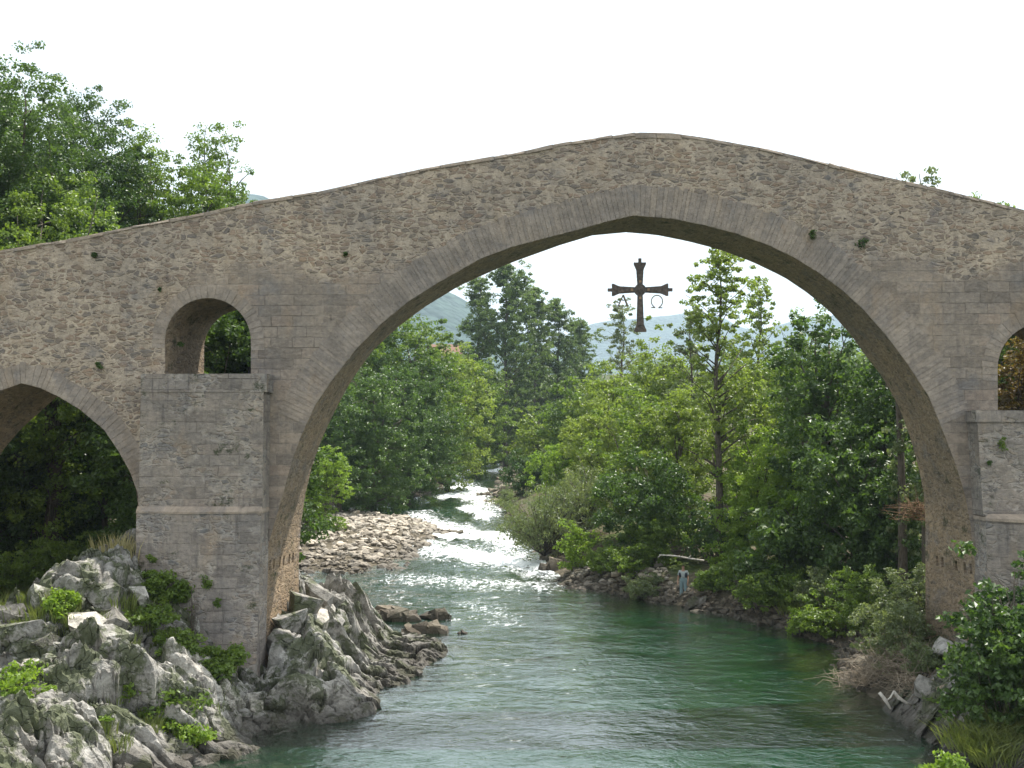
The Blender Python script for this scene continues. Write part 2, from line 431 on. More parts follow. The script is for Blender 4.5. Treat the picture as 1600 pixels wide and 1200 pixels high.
def ground(x, y, detail=True):
    x = np.asarray(x, float); y = np.asarray(y, float)
    s = sdf(x, y)
    if detail: s = s + .5 * fbm(x * .35, y * .35, 0, 11, 3) * np.clip(np.abs(s), 0, 1)
    sp = np.clip(s, 0, None)
    gen = 1.1 * (1 - np.exp(-sp / 1.6)) + .13 * np.clip(sp, 0, 30) + .10 * np.clip(sp - 30, 0, 400)
    # steep limestone under the left pier
    steep = np.where(sp < 6.4, .74 * sp, 4.74 + .03 * (sp - 6.4))
    cap = 4.6 - 2.3 * (1 - sstep(-17.0, -14.5, x))
    slot = np.clip(3.9 - .95 * (x + 12.9), .35, 5)
    slot = np.where(x > -9.2, .45 + np.clip(y - 35.2, 0, 3.6) * .85, slot)
    slot = np.where((x > -8.6) & (y > 34), np.minimum(slot, np.interp(x, [-8.4, -7.6, -7.1, -6.3, -5.2], [3.2, 1.8, .8, .15, .05])), slot)
    slot = slot + 6 * (sstep(36.3, 37.5, y) * (x < -9.2)) + 6 * (1 - sstep(26, 31.5, y))
    cap = np.minimum(cap, np.interp(y, [22, 25, 28, 30, 31.5, 33], [.9, 1.2, 1.8, 2.5, 3.4, 4.7]))
    steep = np.minimum(steep, cap)
    wl = (1 - sstep(-5, -2, x)) * sstep(18, 26, y) * (1 - sstep(43, 50, y))
    # the lower tongue of rock right of the pier
    tongue = np.minimum(.85 * sp, 1.5 + .35 * sp)
    st = np.where(x > -8.6, np.minimum(steep, tongue * 1.25), steep)
    st = np.minimum(st, slot)
    stR = np.where(sp < 4.5, .62 * sp, 2.8 + .10 * (sp - 4.5))
    wr = sstep(8, 11, x) * sstep(20, 27, y) * (1 - sstep(40, 44, y))
    h = gen * (1 - wl) * (1 - wr) + st * wl + stR * wr
    # the gravel bar stays low
    wb = sstep(60, 68, y) * (1 - sstep(112, 118, y)) * (1 - sstep(-6, 0, x)) * sstep(-34, -28, x)
    h = h * (1 - wb) + (.55 * (1 - np.exp(-sp / 2.0)) + .04 * sp) * wb
    bed = -np.minimum(2.6, .30 * np.clip(-s, 0, None) ** .9 * (1 - .35 * sstep(60, 75, y)))
    z = WL(y) + np.where(s > 0, h, bed)
    if detail: z = z + .16 * fbm(x * .8, y * .8, 0, 5, 4) * np.clip(np.abs(s), .1, 1)
    z = z - 1.5 * sstep(400, 1400, np.hypot(x, y)) * 10
    return z
def G(x, y): return float(ground(np.array([x]), np.array([y]))[0])

def spaced(lo, hi, step, far, g=1.12):
    a = list(np.arange(lo, hi, step)); s = step; v = hi; out = []
    while v < far: out.append(v); s *= g; v += s
    out.append(far)
    return a + out
xs = np.array([-v for v in spaced(0, 32, .45, 6500)[::-1]][:-1] + spaced(0, 32, .45, 6500))
ys = np.array([-400, -200, -100, -60, -40, -25, -12, 0, 8, 14, 18] + spaced(21, 62, .4, 63) + spaced(63.6, 130, .9, 5200))
ys = np.unique(ys)
gx, gy = np.meshgrid(xs, ys)
gz = ground(gx, gy)
_s = sdf(gx, gy)
for bx0, bx1, by0, by1 in ((-19.9, -3.6, 25.1, 45.4), (10.9, 17.9, 25.1, 35.9)):     # tuck the earth under the bedrock
    gz = gz - .9 * ((gx > bx0) & (gx < bx1) & (gy > by0) & (gy < by1) & (_s > -1.2))
def grid_faces(ny, nx):
    i = np.arange(ny - 1)[:, None] * nx + np.arange(nx - 1)[None, :]
    return np.stack([i, i + 1, i + nx + 1, i + nx], -1).reshape(-1, 4)
def ground_mat():
    t = NT('ground_earth')
    g = t.n('NewGeometry'); oc = g.outputs['Position']
    a = t.noise(oc, .35, 5, .6); b = t.noise(oc, 3.0, 6, .7); c = t.noise(oc, 14, 4, .7)
    at = t.n('Attribute', {'attribute_name': 'shore'}).outputs['Fac']       # 0 under water / shingle, 1 grown over
    grass = t.mix(t.step(b, .3, .7), (.035, .055, .018), (.085, .11, .03))
    earth = t.mix(t.step(b, .35, .65), (.06, .048, .034), (.13, .105, .075))
    soil = t.mix(t.step(a, .4, .6), earth, grass)
    vor = t.n('TexVoronoi', {'feature': 'F1'}, Vector=oc, Scale=3.2)
    stones = t.mix(t.n('SeparateColor', Color=vor.outputs['Color']).outputs[0], (.055, .047, .034), (.14, .12, .09))
    stones = t.mix(t.step(c, .5, .7, 0, .5), stones, (.09, .07, .03))
    col = t.mix(at, stones, soil)
    bp = t.n('Bump', Strength=.8, Distance=.15, Height=t.math('ADD', b, t.math('MULTIPLY', vor.outputs['Distance'], -.6)))
    p = t.n('BsdfPrincipled', Base_Color=col, Roughness=.95, Normal=bp.outputs[0])
    p.inputs['Specular IOR Level'].default_value = .1
    return t.done(p.outputs[0])
s_ = sdf(gx, gy)
wbar = sstep(60, 68, gy) * (1 - sstep(112, 118, gy)) * (1 - sstep(-6, 0, gx)) * sstep(-34, -28, gx)
me = make_mesh('ground', np.stack([gx, gy, gz], -1).reshape(-1, 3), grid_faces(len(ys), len(xs)), ground_mat(), True,
               attrs={'shore': (sstep(.8, 3.0, s_) * (1 - wbar)).ravel()})
tag(obj('ground', me), kind='structure')

# ------------------------------------------------------------------ water
wx = np.arange(-36, 26, .34); wy = np.concatenate([np.arange(4, 24, 1.0), np.arange(24, 110, .26), np.arange(110, 240, .5)])
ax_, ay_ = np.meshgrid(wx, wy)
turb = sstep(55, 80, ay_) * .8 + .16 * sstep(42, 60, ay_) * (1 - sstep(3, 6, ax_))
turb = np.clip(turb + .25 * sstep(2, -4, ax_) * 0, 0, 1)
def capsule(px0, py0, px1, py1, w, wy=None):
    (x0, y0), (x1, y1) = W(px0, py0), W(px1, py1)
    wy_ = wy or w
    e = np.array([x1 - x0, y1 - y0]); L = e @ e + 1e-9
    t = np.clip(((ax_ - x0) * e[0] + (ay_ - y0) * e[1]) / L, 0, 1)
    return np.exp(-(((ax_ - x0 - t * e[0]) / w) ** 2 + ((ay_ - y0 - t * e[1]) / wy_) ** 2))
foam = np.zeros_like(ax_) + .0
for args in [(700, 762, 745, 765, 2.4, 9), (705, 775, 740, 778, 2.0, 6), (672, 822, 790, 838, 1.0, 4.6), (690, 836, 800, 845, 1.0, 2.5), (740, 868, 800, 873, 1.4, 2.4),
             (800, 880, 868, 884, 1.2, 2.0), (720, 738, 780, 736, 2.6, 7), (730, 795, 760, 805, 1.2, 5)]:
    foam = np.maximum(foam, capsule(*args))
for args, a in [((650, 810, 800, 850, 3.0, 11), .62), ((700, 750, 760, 790, 3.0, 12), .62), ((660, 855, 850, 890, 3.6, 6), .64), ((640, 905, 830, 915, 3.0, 4), .50), ((700, 960, 800, 975, 2.2, 2.2), .34), ((720, 750, 770, 800, 3.0, 14), .52),
                ((735, 945, 790, 960, 1.6, 1.6), .42), ((560, 955, 560, 958, 1.2, .6), .3), ((850, 1050, 880, 1120, 2.2, 3), .16), ((620, 925, 640, 945, 2.0, 3), .34)]:
    foam = np.maximum(foam, a * capsule(*args))
dz = turb * (.16 * fbm(ax_ * .9, ay_ * .38, 0, 31, 4) + .05 * fbm(ax_ * 3, ay_ * 1.6, 0, 37, 2)) + .018 * fbm(ax_ * 1.1, ay_ * .9, 0, 33, 3)
dz += .22 * foam * np.abs(fbm(ax_ * 1.1, ay_ * .5, 0, 41, 3)) * turb
wz = WL(ay_) + dz
depth = np.clip(WL(ay_) - ground(ax_, ay_, False), 0, 4)
def water_mat():
    t = NT('river_water')
    g = t.n('NewGeometry'); pos = g.outputs['Position']
    dp = t.n('Attribute', {'attribute_name': 'depth'}).outputs['Fac']
    fm = t.n('Attribute', {'attribute_name': 'foam'}).outputs['Fac']
    tb = t.n('Attribute', {'attribute_name': 'turb'}).outputs['Fac']
    w1 = t.noise(t.scale(pos, .9, 1.3), 1.0, 3, .55, .8)
    w2 = t.noise(t.scale(pos, 3.2, 5.0), 1.0, 3, .6, .9)
    w3 = t.noise(t.scale(pos, 9, 14), 1.0, 2, .6, .4)
    patch = t.noise(t.scale(pos, .22, .3), 1.0, 3, .6)
    h = t.math('MULTIPLY_ADD', w1, .11, t.math('MULTIPLY_ADD', w2, .042, t.math('MULTIPLY', w3, .007)))
    st = t.math('MULTIPLY_ADD', t.step(patch, .35, .65), .45, .32)
    st = t.math('MULTIPLY_ADD', tb, 1.0, st)
    bp = t.n('Bump', Strength=1.0, Distance=1.0, Height=t.math('MULTIPLY', h, st))
    gl = t.n('BsdfGlossy', Color=(1, 1, 1, 1), Roughness=.03, Normal=bp.outputs[0])
    body = t.n('BsdfDiffuse', Color=(.002, .032, .0135, 1), Normal=bp.outputs[0])
    tra = t.n('BsdfTransparent', Color=(.80, .93, .82, 1))
    beer = t.math('POWER', .20, dp)
    under = t.n('MixShader', i0=beer, i1=body.outputs[0], i2=tra.outputs[0])
    fr = t.n('Fresnel', IOR=1.33, Normal=bp.outputs[0])
    fr2 = t.math('MULTIPLY', fr.outputs[0], 2.0, clamp=True)
    surf = t.n('MixShader', i0=fr2, i1=under.outputs[0], i2=gl.outputs[0])
    fn = t.noise(t.scale(pos, 1.6, 1.1), 1.0, 6, .75, 1.2)
    fn2 = t.noise(t.scale(pos, 6, 4), 1.0, 4, .75, .6)
    thr = t.math('MULTIPLY_ADD', fn2, .95, t.math('MULTIPLY', fn, 1.15))
    fmask = t.step(t.math('MULTIPLY_ADD', fm, .70, thr), 1.34, 1.62)
    foamsh = t.n('BsdfPrincipled', Base_Color=(.86, .89, .90, 1), Roughness=.55, Normal=bp.outputs[0])
    fin = t.n('MixShader', i0=fmask, i1=surf.outputs[0], i2=foamsh.outputs[0])
    return t.done(fin.outputs[0])
me = make_mesh('water', np.stack([ax_, ay_, wz], -1).reshape(-1, 3), grid_faces(len(wy), len(wx)), water_mat(), True,
               attrs={'depth': depth.ravel(), 'foam': foam.ravel(), 'turb': turb.ravel()})
tag(obj('river_water', me), kind='structure')

# ------------------------------------------------------------------ hills
def hill(name, prof, d, thick, mat, seed):
    xs_ = np.linspace(prof[0][0], prof[-1][0], 120)
    top = np.interp(xs_, [p[0] for p in prof], [p[1] for p in prof])
    V = []; NR = 26
    for j in range(NR):
        u = j / (NR - 1)
        for i, (px, py) in enumerate(zip(xs_, top)):
            q = P(px, py, d)
            z1 = q.z; y = d - thick * (1 - u); prof_u = u ** 1.25
            x = q.x * (y / d) if False else q.x
            z = -20 + (z1 + 20) * prof_u + .06 * z1 * float(fbm(x * 12 / d, y * 12 / d, 0, seed, 4)) * (.3 + u)
            V.append((x, y, z))
    for i, (px, py) in enumerate(zip(xs_, top)):
        q = P(px, py, d); V.append((q.x, d + thick, -20))
    tag(obj(name, make_mesh(name, V, grid_faces(NR + 1, 120), mat, True)), kind='structure')
t = NT('wooded_slope')
oc = t.n('NewGeometry').outputs['Position']
v = t.n('TexVoronoi', Vector=oc, Scale=.06)
col = t.mix(t.step(t.noise(oc, .03, 5, .6), .4, .62), (.012, .034, .026), (.030, .062, .046))
bp = t.n('Bump', Strength=1.0, Distance=9, Height=t.math('MULTIPLY', v.outputs['Distance'], -1))
M_HILL = t.done(t.n('BsdfPrincipled', Base_Color=col, Roughness=1, Normal=bp.outputs[0]).outputs[0])
hill('wooded_hill', [(-900, 330), (-200, 320), (200, 310), (330, 305), (390, 318), (480, 350), (600, 405), (700, 452), (750, 476), (830, 525), (900, 580), (980, 650)], 1700, 700, M_HILL, 3)
hill('far_mountain', [(500, 600), (700, 560), (850, 530), (920, 512), (960, 506), (1010, 503), (1060, 490), (1085, 484), (1120, 492), (1160, 506), (1200, 500), (1240, 492), (1300, 484), (1400, 480), (1700, 470), (2300, 470)], 3900, 1300, M_HILL, 9)

# ------------------------------------------------------------------ the bridge
D0, D1 = 36.0, 39.4
bridge = empty('stone_bridge', (0, D0, -9), 'humpbacked medieval stone bridge with one tall pointed arch over the river', 'bridge')
def wpt(px, py, d=D0): q = P(px, py, d); return (q.x, q.z)
TOP = [wpt(x, y) for x, y in [(-420, 466), (-200, 426), (0, 391), (100, 375), (200, 355), (300, 336), (400, 315), (500, 299), (600, 276), (700, 256), (800, 240), (870, 225),
                              (950, 213), (1000, 207), (1050, 208), (1100, 215), (1200, 233), (1300, 257), (1400, 280), (1500, 303), (1600, 328), (1800, 378), (2050, 440)]]
ZB = -10.5
def X(px, d=D0): return P(px, 800, d).x
M_NL = [(X(404), ZB)] + [wpt(*p) for p in [(405, 1060), (410, 930), (415, 870), (425, 830), (440, 780), (457, 718), (470, 682), (493, 633), (517, 597), (557, 545), (597, 505), (637, 472), (683, 443),
        (750, 405), (800, 386), (850, 373), (900, 360), (950, 346), (990, 337)]]
M_NR = [wpt(*p) for p in [(990, 337), (1050, 342), (1100, 352), (1150, 365), (1200, 383), (1240, 402), (1280, 427), (1315, 453), (1350, 485), (1385, 525), (1418, 569), (1451, 620), (1476, 680),
        (1493, 725), (1507, 770), (1516, 816), (1521, 865), (1525, 900), (1532, 1000)]] + [(X(1536), ZB)]
M_FL = [(X(466, D1), ZB)] + [wpt(*p, D1) for p in [(467, 1000), (467, 880), (470, 820), (477, 773), (487, 730), (500, 693), (513, 663), (533, 623), (552, 590), (583, 547), (623, 510), (663, 480), (717, 447),
        (783, 417), (800, 410), (875, 383), (925, 368), (978, 363)]]
M_FR = [wpt(*p, D1) for p in [(978, 363), (1025, 367), (1075, 377), (1125, 390), (1175, 409), (1225, 433), (1265, 460), (1300, 490), (1330, 524), (1352, 555), (1378, 588), (1402, 630), (1420, 676),
        (1434, 725), (1443, 767), (1446, 812), (1446, 896), (1446, 1000)]] + [(X(1446, D1), ZB)]
def resample(pts, n):
    p = np.array(pts); s = np.concatenate([[0], np.cumsum(np.hypot(*np.diff(p, axis=0).T))])
    u = np.linspace(0, s[-1], n)
    return np.stack([np.interp(u, s, p[:, 0]), np.interp(u, s, p[:, 1])], -1), u
# left side arch
L_NL = [(X(-112), ZB), wpt(-112, 800), wpt(-100, 730), wpt(-75, 685), wpt(-45, 645), wpt(-20, 621), wpt(0, 611), wpt(34, 599)]
L_NR = [wpt(34, 599), wpt(62, 606), wpt(90, 619), wpt(125, 640), wpt(162, 671), wpt(184, 703), wpt(203, 737), wpt(215, 771), wpt(217, 850), (X(217), ZB)]
L_FL = [(X(-38, D1), ZB), wpt(-38, 850, D1), wpt(-30, 775, D1), wpt(0, 709, D1), wpt(31, 672, D1), wpt(62, 644, D1), wpt(80, 628, D1), wpt(98, 612, D1)]
L_FR = [wpt(98, 612, D1)] + [(x * 1.0 + .35, z - .05) for x, z in L_NR[1:]]
def small_arch(x0, x1, ysp, ytop, ysill, n=22, d=D0):
    """left jamb bottom -> over the arch -> right jamb bottom"""
    c = (x0 + x1) / 2; pts = [wpt(x0, ysill, d)]
    for k in range(n + 1):
        a = math.pi * (1 - k / n)
        pts.append(wpt(c + (x1 - x0) / 2 * math.cos(a), ysp - (ysp - ytop) * math.sin(a), d))
    pts.append(wpt(x1, ysill, d)); return pts
S_L = small_arch(258, 392, 533, 466, 585)
S_LF = [(x + .25, z) for x, z in S_L]
S_R = small_arch(1559, 1700, 575, 505, 641)
S_RF = [(x - .0, z) for x, z in S_R]
def wall_face(y, top, segs, holes, flip):
    outer = [(TOP[0][0], ZB)] + segs + [(TOP[-1][0], ZB)] + list(reversed(top))
    loops = [outer] + holes
    tri = tessellate_polygon([[Vector((x, z, 0)) for x, z in l] for l in loops])
    pts = [p for l in loops for p in l]
    V = [(x, y, z) for x, z in pts]
    return V, [tuple(t) if not flip else tuple(reversed(t)) for t in tri]
segN = L_NL + L_NR[1:] + M_NL + M_NR[1:]
segF = L_FL + L_FR[1:] + M_FL + M_FR[1:]
topd = []
for i in range(len(TOP) - 1):
    for k in range(4):
        u = k / 4; topd.append((TOP[i][0] * (1 - u) + TOP[i + 1][0] * u, TOP[i][1] * (1 - u) + TOP[i + 1][1] * u))
topd.append(TOP[-1])
m = MB()
V, F = wall_face(D0, topd, segN, [S_L, S_R], False); m.add(V, F)
V, F = wall_face(D1, topd, segF, [S_LF, S_RF], True); m.add(V, F)
V = [(x, y, z - .03) for x, z in topd for y in (D0, D1)]
m.add(V, [(2 * i, 2 * i + 1, 2 * i + 3, 2 * i + 2) for i in range(len(topd) - 1)])
wall = m.build('spandrel_wall', M_WALL, bridge)

def barrel(name, near, far, mat, holes=None, cols=16, seg=.5):
    """loft between near and far outline; holes = list of (row z range, depth range) recessed on the vertical part"""
    LN = sum(math.dist(near[i], near[i + 1]) for i in range(len(near) - 1))
    def cut(pts, zc):
        up_ = pts[0][1] < pts[-1][1]
        q = pts if up_ else pts[::-1]
        k = next(i for i in range(1, len(q)) if q[i][1] > zc)
        (xa, za), (xb, zb) = q[k - 1], q[k]; w_ = (zc - za) / (zb - za); c = (xa + (xb - xa) * w_, zc)
        lo, hi = q[:k] + [c], [c] + q[k:]
        return (lo, hi) if up_ else (hi[::-1], lo[::-1])
    if near[0][1] * near[-1][1] < -1 and abs(near[0][1] - near[-1][1]) > 8:
        n1, n2 = cut(list(near), -3.0); f1, f2 = cut(list(far), -3.0)
        def ln(p): return sum(math.dist(p[i], p[i + 1]) for i in range(len(p) - 1))
        k1, k2 = max(4, int(ln(n1) / seg)), max(4, int(ln(n2) / seg))
        a1, u1 = resample(n1, k1); a2, u2 = resample(n2, k2)
        a = np.concatenate([a1, a2[1:]]); u = np.concatenate([u1, u1[-1] + u2[1:]])
        b = np.concatenate([resample(f1, k1)[0], resample(f2, k2)[0][1:]]); n = len(a)
    else:
        n = max(8, int(LN / seg)); a, u = resample(near, n); b, _ = resample(far, n)
    if holes:
        zr = [((a[j][1] + a[j + 1][1]) / 2) for j in range(n - 1)]; jh = int(np.argmin(np.abs(np.array(zr) - holes[0])))
    mm = MB()
    for j in range(n - 1):
        # refine rows and columns
        cs = [k / cols for k in range(cols + 1)]
        for k in range(cols):
            c0, c1 = cs[k], cs[k + 1]
            def pt(jj, c): return Vector((a[jj][0] * (1 - c) + b[jj][0] * c, D0 + (D1 - D0) * c, a[jj][1] * (1 - c) + b[jj][1] * c))
            q = [pt(j, c0), pt(j, c1), pt(j + 1, c1), pt(j + 1, c0)]
            uvq = [(D0 + (D1 - D0) * c0, u[j] * 1.0), (D0 + (D1 - D0) * c1, u[j]), (D0 + (D1 - D0) * c1, u[j + 1]), (D0 + (D1 - D0) * c0, u[j + 1])]
            zc = sum(p.z for p in q) / 4
            hole = holes and j == jh and k in holes[1]
            if not hole: mm.add([tuple(p) for p in q], [(0, 1, 2, 3)], 0, uvq)
            else:
                nn = Vector((holes[2], 0, 0))
                cen = sum(q, Vector()) / 4
                inn = [cen + (p - cen) * .80 for p in q]; dpp = [p + nn for p in inn]
                V = [tuple(p) for p in q + inn + dpp]
                F = [(i, (i + 1) % 4, (i + 1) % 4 + 4, i + 4) for i in range(4)] + [(i + 4, (i + 1) % 4 + 4, (i + 1) % 4 + 8, i + 8) for i in range(4)] + [(8, 9, 10, 11)]
                mm.add(V, F, 0, [tuple(z) for z in (uvq * 3)])
    return mm.build(name, mat, bridge)
barrel('arch_barrel', M_NL, M_FL, M_SOFF, holes=(-4.40, (2, 4, 7, 9, 12, 14), -.6), cols=18, seg=.40)
barrel('arch_barrel', M_NR, M_FR, M_SOFF, holes=(-4.72, (1, 3, 6, 11, 13), .6), cols=18, seg=.40)
barrel('arch_barrel', L_NL, L_FL, M_SOFF, cols=3)
barrel('arch_barrel', L_NR, L_FR, M_SOFF, cols=3)
barrel('arch_barrel', S_L, S_LF, M_SOFF, cols=3, seg=.25)
barrel('arch_barrel', S_R, S_RF, M_SOFF, cols=3, seg=.25)

def ring(name, outline, th, u0, u1, wmin, wmax, proud=.014, mat=M_VOUS):
    p = np.array(outline); s = np.concatenate([[0], np.cumsum(np.hypot(*np.diff(p, axis=0).T))])
    fx = lambda u: (np.interp(u, s, p[:, 0]), np.interp(u, s, p[:, 1]))
    def nrm(u):
        e = .5; (xa, za), (xb, zb) = fx(max(u - e, 0)), fx(min(u + e, s[-1]))
        L = math.hypot(xb - xa, zb - za); return (-(zb - za) / L, (xb - xa) / L)
    mm = MB(); u = u0 * s[-1]; e = u1 * s[-1]
    while u < e:
        w = random.uniform(wmin, wmax); ua, ub = u + .006, u + w - .006
        h = th * random.uniform(.93, 1.04)
        q = []
        for uu, side in ((ua, 0), (ub, 0), (ub, 1), (ua, 1)):
            x, z = fx(uu); nx, nz = nrm(uu)
            q.append((x + nx * (h if side else .012), z + nz * (h if side else .012)))
        pr = proud + random.uniform(-.006, .012)
        mm.prism(q, D0 - pr, D0 + .2, random.choice([random.uniform(0, .5), random.uniform(.3, .8)]))
        u += w
    return mm.build(name, mat, bridge)
full = M_NL + M_NR[1:]
ring('voussoir_ring', full, 1.06, .225, .775, .11, .21)
ring('voussoir_ring', L_NL + L_NR[1:], .72, .30, .70, .14, .26)
ring('voussoir_ring', S_L, .45, .13, .87, .13, .24)
ring('voussoir_ring', S_R, .52, .13, .87, .13, .24)

# coping along both parapets
def coping(y0, y1, seed):
    rr = random.Random(seed); p = np.array(TOP); s = np.concatenate([[0], np.cumsum(np.hypot(*np.diff(p, axis=0).T))])
    fx = lambda u: (float(np.interp(u, s, p[:, 0])), float(np.interp(u, s, p[:, 1])))
    mm = MB(); u = 0.0
    while u < s[-1] - .3:
        w = rr.uniform(.38, 1.0); (xa, za), (xb, zb) = fx(u + .012), fx(min(u + w - .012, s[-1]))
        t = rr.uniform(.09, .16); o = rr.uniform(-.018, .022); tl = rr.uniform(-.015, .015)
        big_ = 3.1 < (xa + xb) / 2 < 4.3
        if big_: t, o, tl = .21, .0, .0
        y = y0 - rr.uniform(.01, .05)
        zt = [za + o + tl, zb + o - tl]
        V = [(xa, y, za - t + .03), (xb, y, zb - t + .03), (xb, y + .012, zt[1] - .02), (xb - .02, y + .04, zt[1]), (xa + .02, y + .04, zt[0]), (xa, y + .012, zt[0] - .02)]
        V2 = [(a, y1, b) for a, _, b in V]
        n = 6
        mm.add(V + V2, [tuple(range(n)), tuple(range(2 * n - 1, n - 1, -1))] + [(i, i + n, (i + 1) % n + n, (i + 1) % n) for i in range(n)], rr.uniform(0, .9))
        u += w
    mm.build('coping', M_COPE, bridge)
coping(D0, D0 + .42, 5)
coping(D1 - .42, D1, 6)

# piers (buttresses standing proud of the wall)
def pier_block(name, rows, mat, y_back=D0 + .1, curve=0.0, nx=10, rough=.015, seed=0):
    """rows: list of (z, xl, xr, yfront) bottom->top; front bulges by curve"""
    mm = MB(); nz = len(rows)
    rr = np.random.default_rng(seed)
    V = []; U = []
    for (z, xl, xr, yf, cv) in rows:
        for i in range(nx + 1):
            u = i / nx; x = xl + (xr - xl) * u
            y = yf - cv * (1 - abs(2 * u - 1) ** 1.6)
            V.append((x, y + float(rr.normal(0, rough * .3)), z)); U.append((x, z))
    F = [(j * (nx + 1) + i, j * (nx + 1) + i + 1, (j + 1) * (nx + 1) + i + 1, (j + 1) * (nx + 1) + i) for j in range(nz - 1) for i in range(nx)]
    mm.add(V, F, 0, U)
    for side in (0, 1):
        V = []; U = []
        for (z, xl, xr, yf, cv) in rows:
            x = xr if side else xl
            V += [(x, yf, z), (x, y_back, z)]; U += [(yf + 20 + x, z), (y_back + 20 + x, z)]
        F = [(2 * j, 2 * j + 1, 2 * j + 3, 2 * j + 2) if side else (2 * j, 2 * j + 2, 2 * j + 3, 2 * j + 1) for j in range(nz - 1)]
        mm.add(V, F, 0, U)
    z, xl, xr, yf, cv = rows[-1]
    V = [(xl + (xr - xl) * i / nx, yf - cv * (1 - abs(2 * i / nx - 1) ** 1.6), z) for i in range(nx + 1)] + [(xr, y_back, z), (xl, y_back, z)]
    mm.add(V, [tuple(range(len(V)))], 0, [(v[0], v[1]) for v in V])
    return mm.build(name, mat, bridge)
def PX(px, d): return P(px, 800, d).x
def PZ(py, d): return P(300, py, d).z
dl = 35.15
zs, zm, zl = PZ(584, dl), PZ(613, dl), PZ(794, dl)
# left pier: sill course, shaft, ledge and lower cutwater
pier_block('pier_sill', [(zm + .003, PX(217, dl), PX(415, dl), dl - .02, 0), (zs, PX(217, dl), PX(415, dl), dl - .02, 0)], M_PIER, seed=1)
pier_block('pier', [(zl, PX(216, dl), PX(410, dl), dl, 0)] + [(zl + (zm - zl) * k / 8, PX(216, dl) + .02 * k / 8, PX(410, dl), dl, 0) for k in range(1, 9)], M_PIERR, seed=2)
yl = dl - .12
lowrows = [(ZB, PX(214, yl), PX(400, yl), yl, .34)] + [(ZB + (zl - .16 - ZB) * k / 6, PX(213, yl), PX(401 + k * 1.2, yl), yl, .34) for k in range(1, 7)]
pier_block('cutwater', lowrows, M_PIER, nx=16, seed=3)
pier_block('ledge', [(zl - .157, PX(213, yl) - .01, PX(409, yl) + .01, yl - .015, .35), (zl - .09, PX(213, yl) - .01, PX(409, yl) + .01, yl - .015, .35), (zl + .06, PX(215, dl), PX(409, dl), dl - .02, .05)], M_COPE, nx=16, seed=4)
# right pier
dr = 35.15
def PZr(py, d): return P(1560, py, d).z
zsr, zmr, zlr = PZr(641, dr), PZr(660, dr), PZr(806, dr)
xr1 = PX(1760, dr)
pier_block('pier_sill', [(zmr + .003, PX(1527, dr), xr1 + .03, dr - .05, 0), (zsr, PX(1527, dr), xr1 + .03, dr - .05, 0)], M_PIER, seed=5)
pier_block('pier', [(zlr, PX(1536, dr), xr1, dr, 0)] + [(zlr + (zmr - zlr) * k / 6, PX(1536 - k, dr), xr1, dr, 0) for k in range(1, 7)], M_PIER, seed=6)
pier_block('cutwater', [(ZB, PX(1545, yl), xr1, yl, 1.2), (zlr - .16, PX(1540, yl), xr1, yl, 1.2)], M_PIER, nx=16, seed=7)
pier_block('ledge', [(zlr - .157, PX(1540, yl) - .02, xr1 + .02, yl - .03, 1.25), (zlr - .06, PX(1540, yl) - .02, xr1 + .02, yl - .03, 1.25), (zlr + .06, PX(1545, dr), xr1, dr - .02, .05)], M_COPE, nx=16, seed=8)

# ------------------------------------------------------------------ hanging cross with the letters
def bronze():
    t = NT('aged_bronze')
    oc = t.n('TexCoord').outputs['Object']
    a = t.noise(oc, 6, 5, .7); v = t.n('TexVoronoi', Vector=oc, Scale=9)
    col = t.ramp(a, [(.3, (.050, .044, .040)), (.55, (.105, .082, .068)), (.75, (.17, .125, .09))])
    bp = t.n('Bump', Strength=.7, Distance=.03, Height=v.outputs['Distance'])
    p = t.n('BsdfPrincipled', Base_Color=col, Roughness=.55, Metallic=.35, Normal=bp.outputs[0])
    return t.done(p.outputs[0])
M_BRZ = bronze()
M_BRZL = simple('letter_metal', (.10, .08, .05), (.20, .16, .09), 12, .5, .4)
M_GOLD = simple('worn_gold', (.22, .12, .07), (.34, .22, .10), 8, .45, .5)
DC = 37.6
c0 = P(1000, 453, DC); kpx = DC / F_PX
cross = empty('hanging_cross', (c0.x, DC, P(1000, 520, DC).z), 'dark bronze cross with flared arms hanging under the arch crown, Greek letters below its arms', 'cross')
def arm(L, tip, direction, foot=False):
    """outline in (along, across), pixels"""
    w0, w1 = 4.0, 5.6
    out = [(6, w0), (L - 12, w1), (L - 8, w1 + 1.5), (L - 3, 9.5), (L, 9.5)]
    if tip: out += [(L, 2.4), (L + 6.5, 2.4)]
    pts = out + [(a, -b) for a, b in reversed(out)]
    r = []
    for a, b in pts:
        x, z = {'u': (b, a), 'd': (-b, -a), 'r': (a, -b), 'l': (-a, b)}[direction]
        r.append((c0.x + x * kpx, c0.z + z * kpx))
    return r
for dd, L, tip in (('u', 43, 1), ('d', 66, 0), ('l', 44, 1), ('r', 44, 1)):
    mm = MB(); mm.prism(arm(L, tip, dd), DC - .06, DC + .06)
    ol = arm(L - 8, 0, dd)
    mm.prism([(c0.x + (x - c0.x) * .96 + (0), c0.z + (z - c0.z) * .96) for x, z in [(c0.x + (x - c0.x) * (1 if dd in 'lr' else .55), c0.z + (z - c0.z) * (1 if dd in 'ud' else .55)) for x, z in ol]], DC - .085, DC + .085)
    mm.build('arm', M_BRZ, cross)
mm = MB()
for rr_, h in ((9.2, .09), (6.2, .12), (2.6, .15)):
    mm.prism([(c0.x + rr_ * kpx * math.cos(a), c0.z + rr_ * kpx * math.sin(a)) for a in [2 * math.pi * k / 24 for k in range(24)]], DC - h, DC + h)
mm.build('boss', M_BRZ, cross)
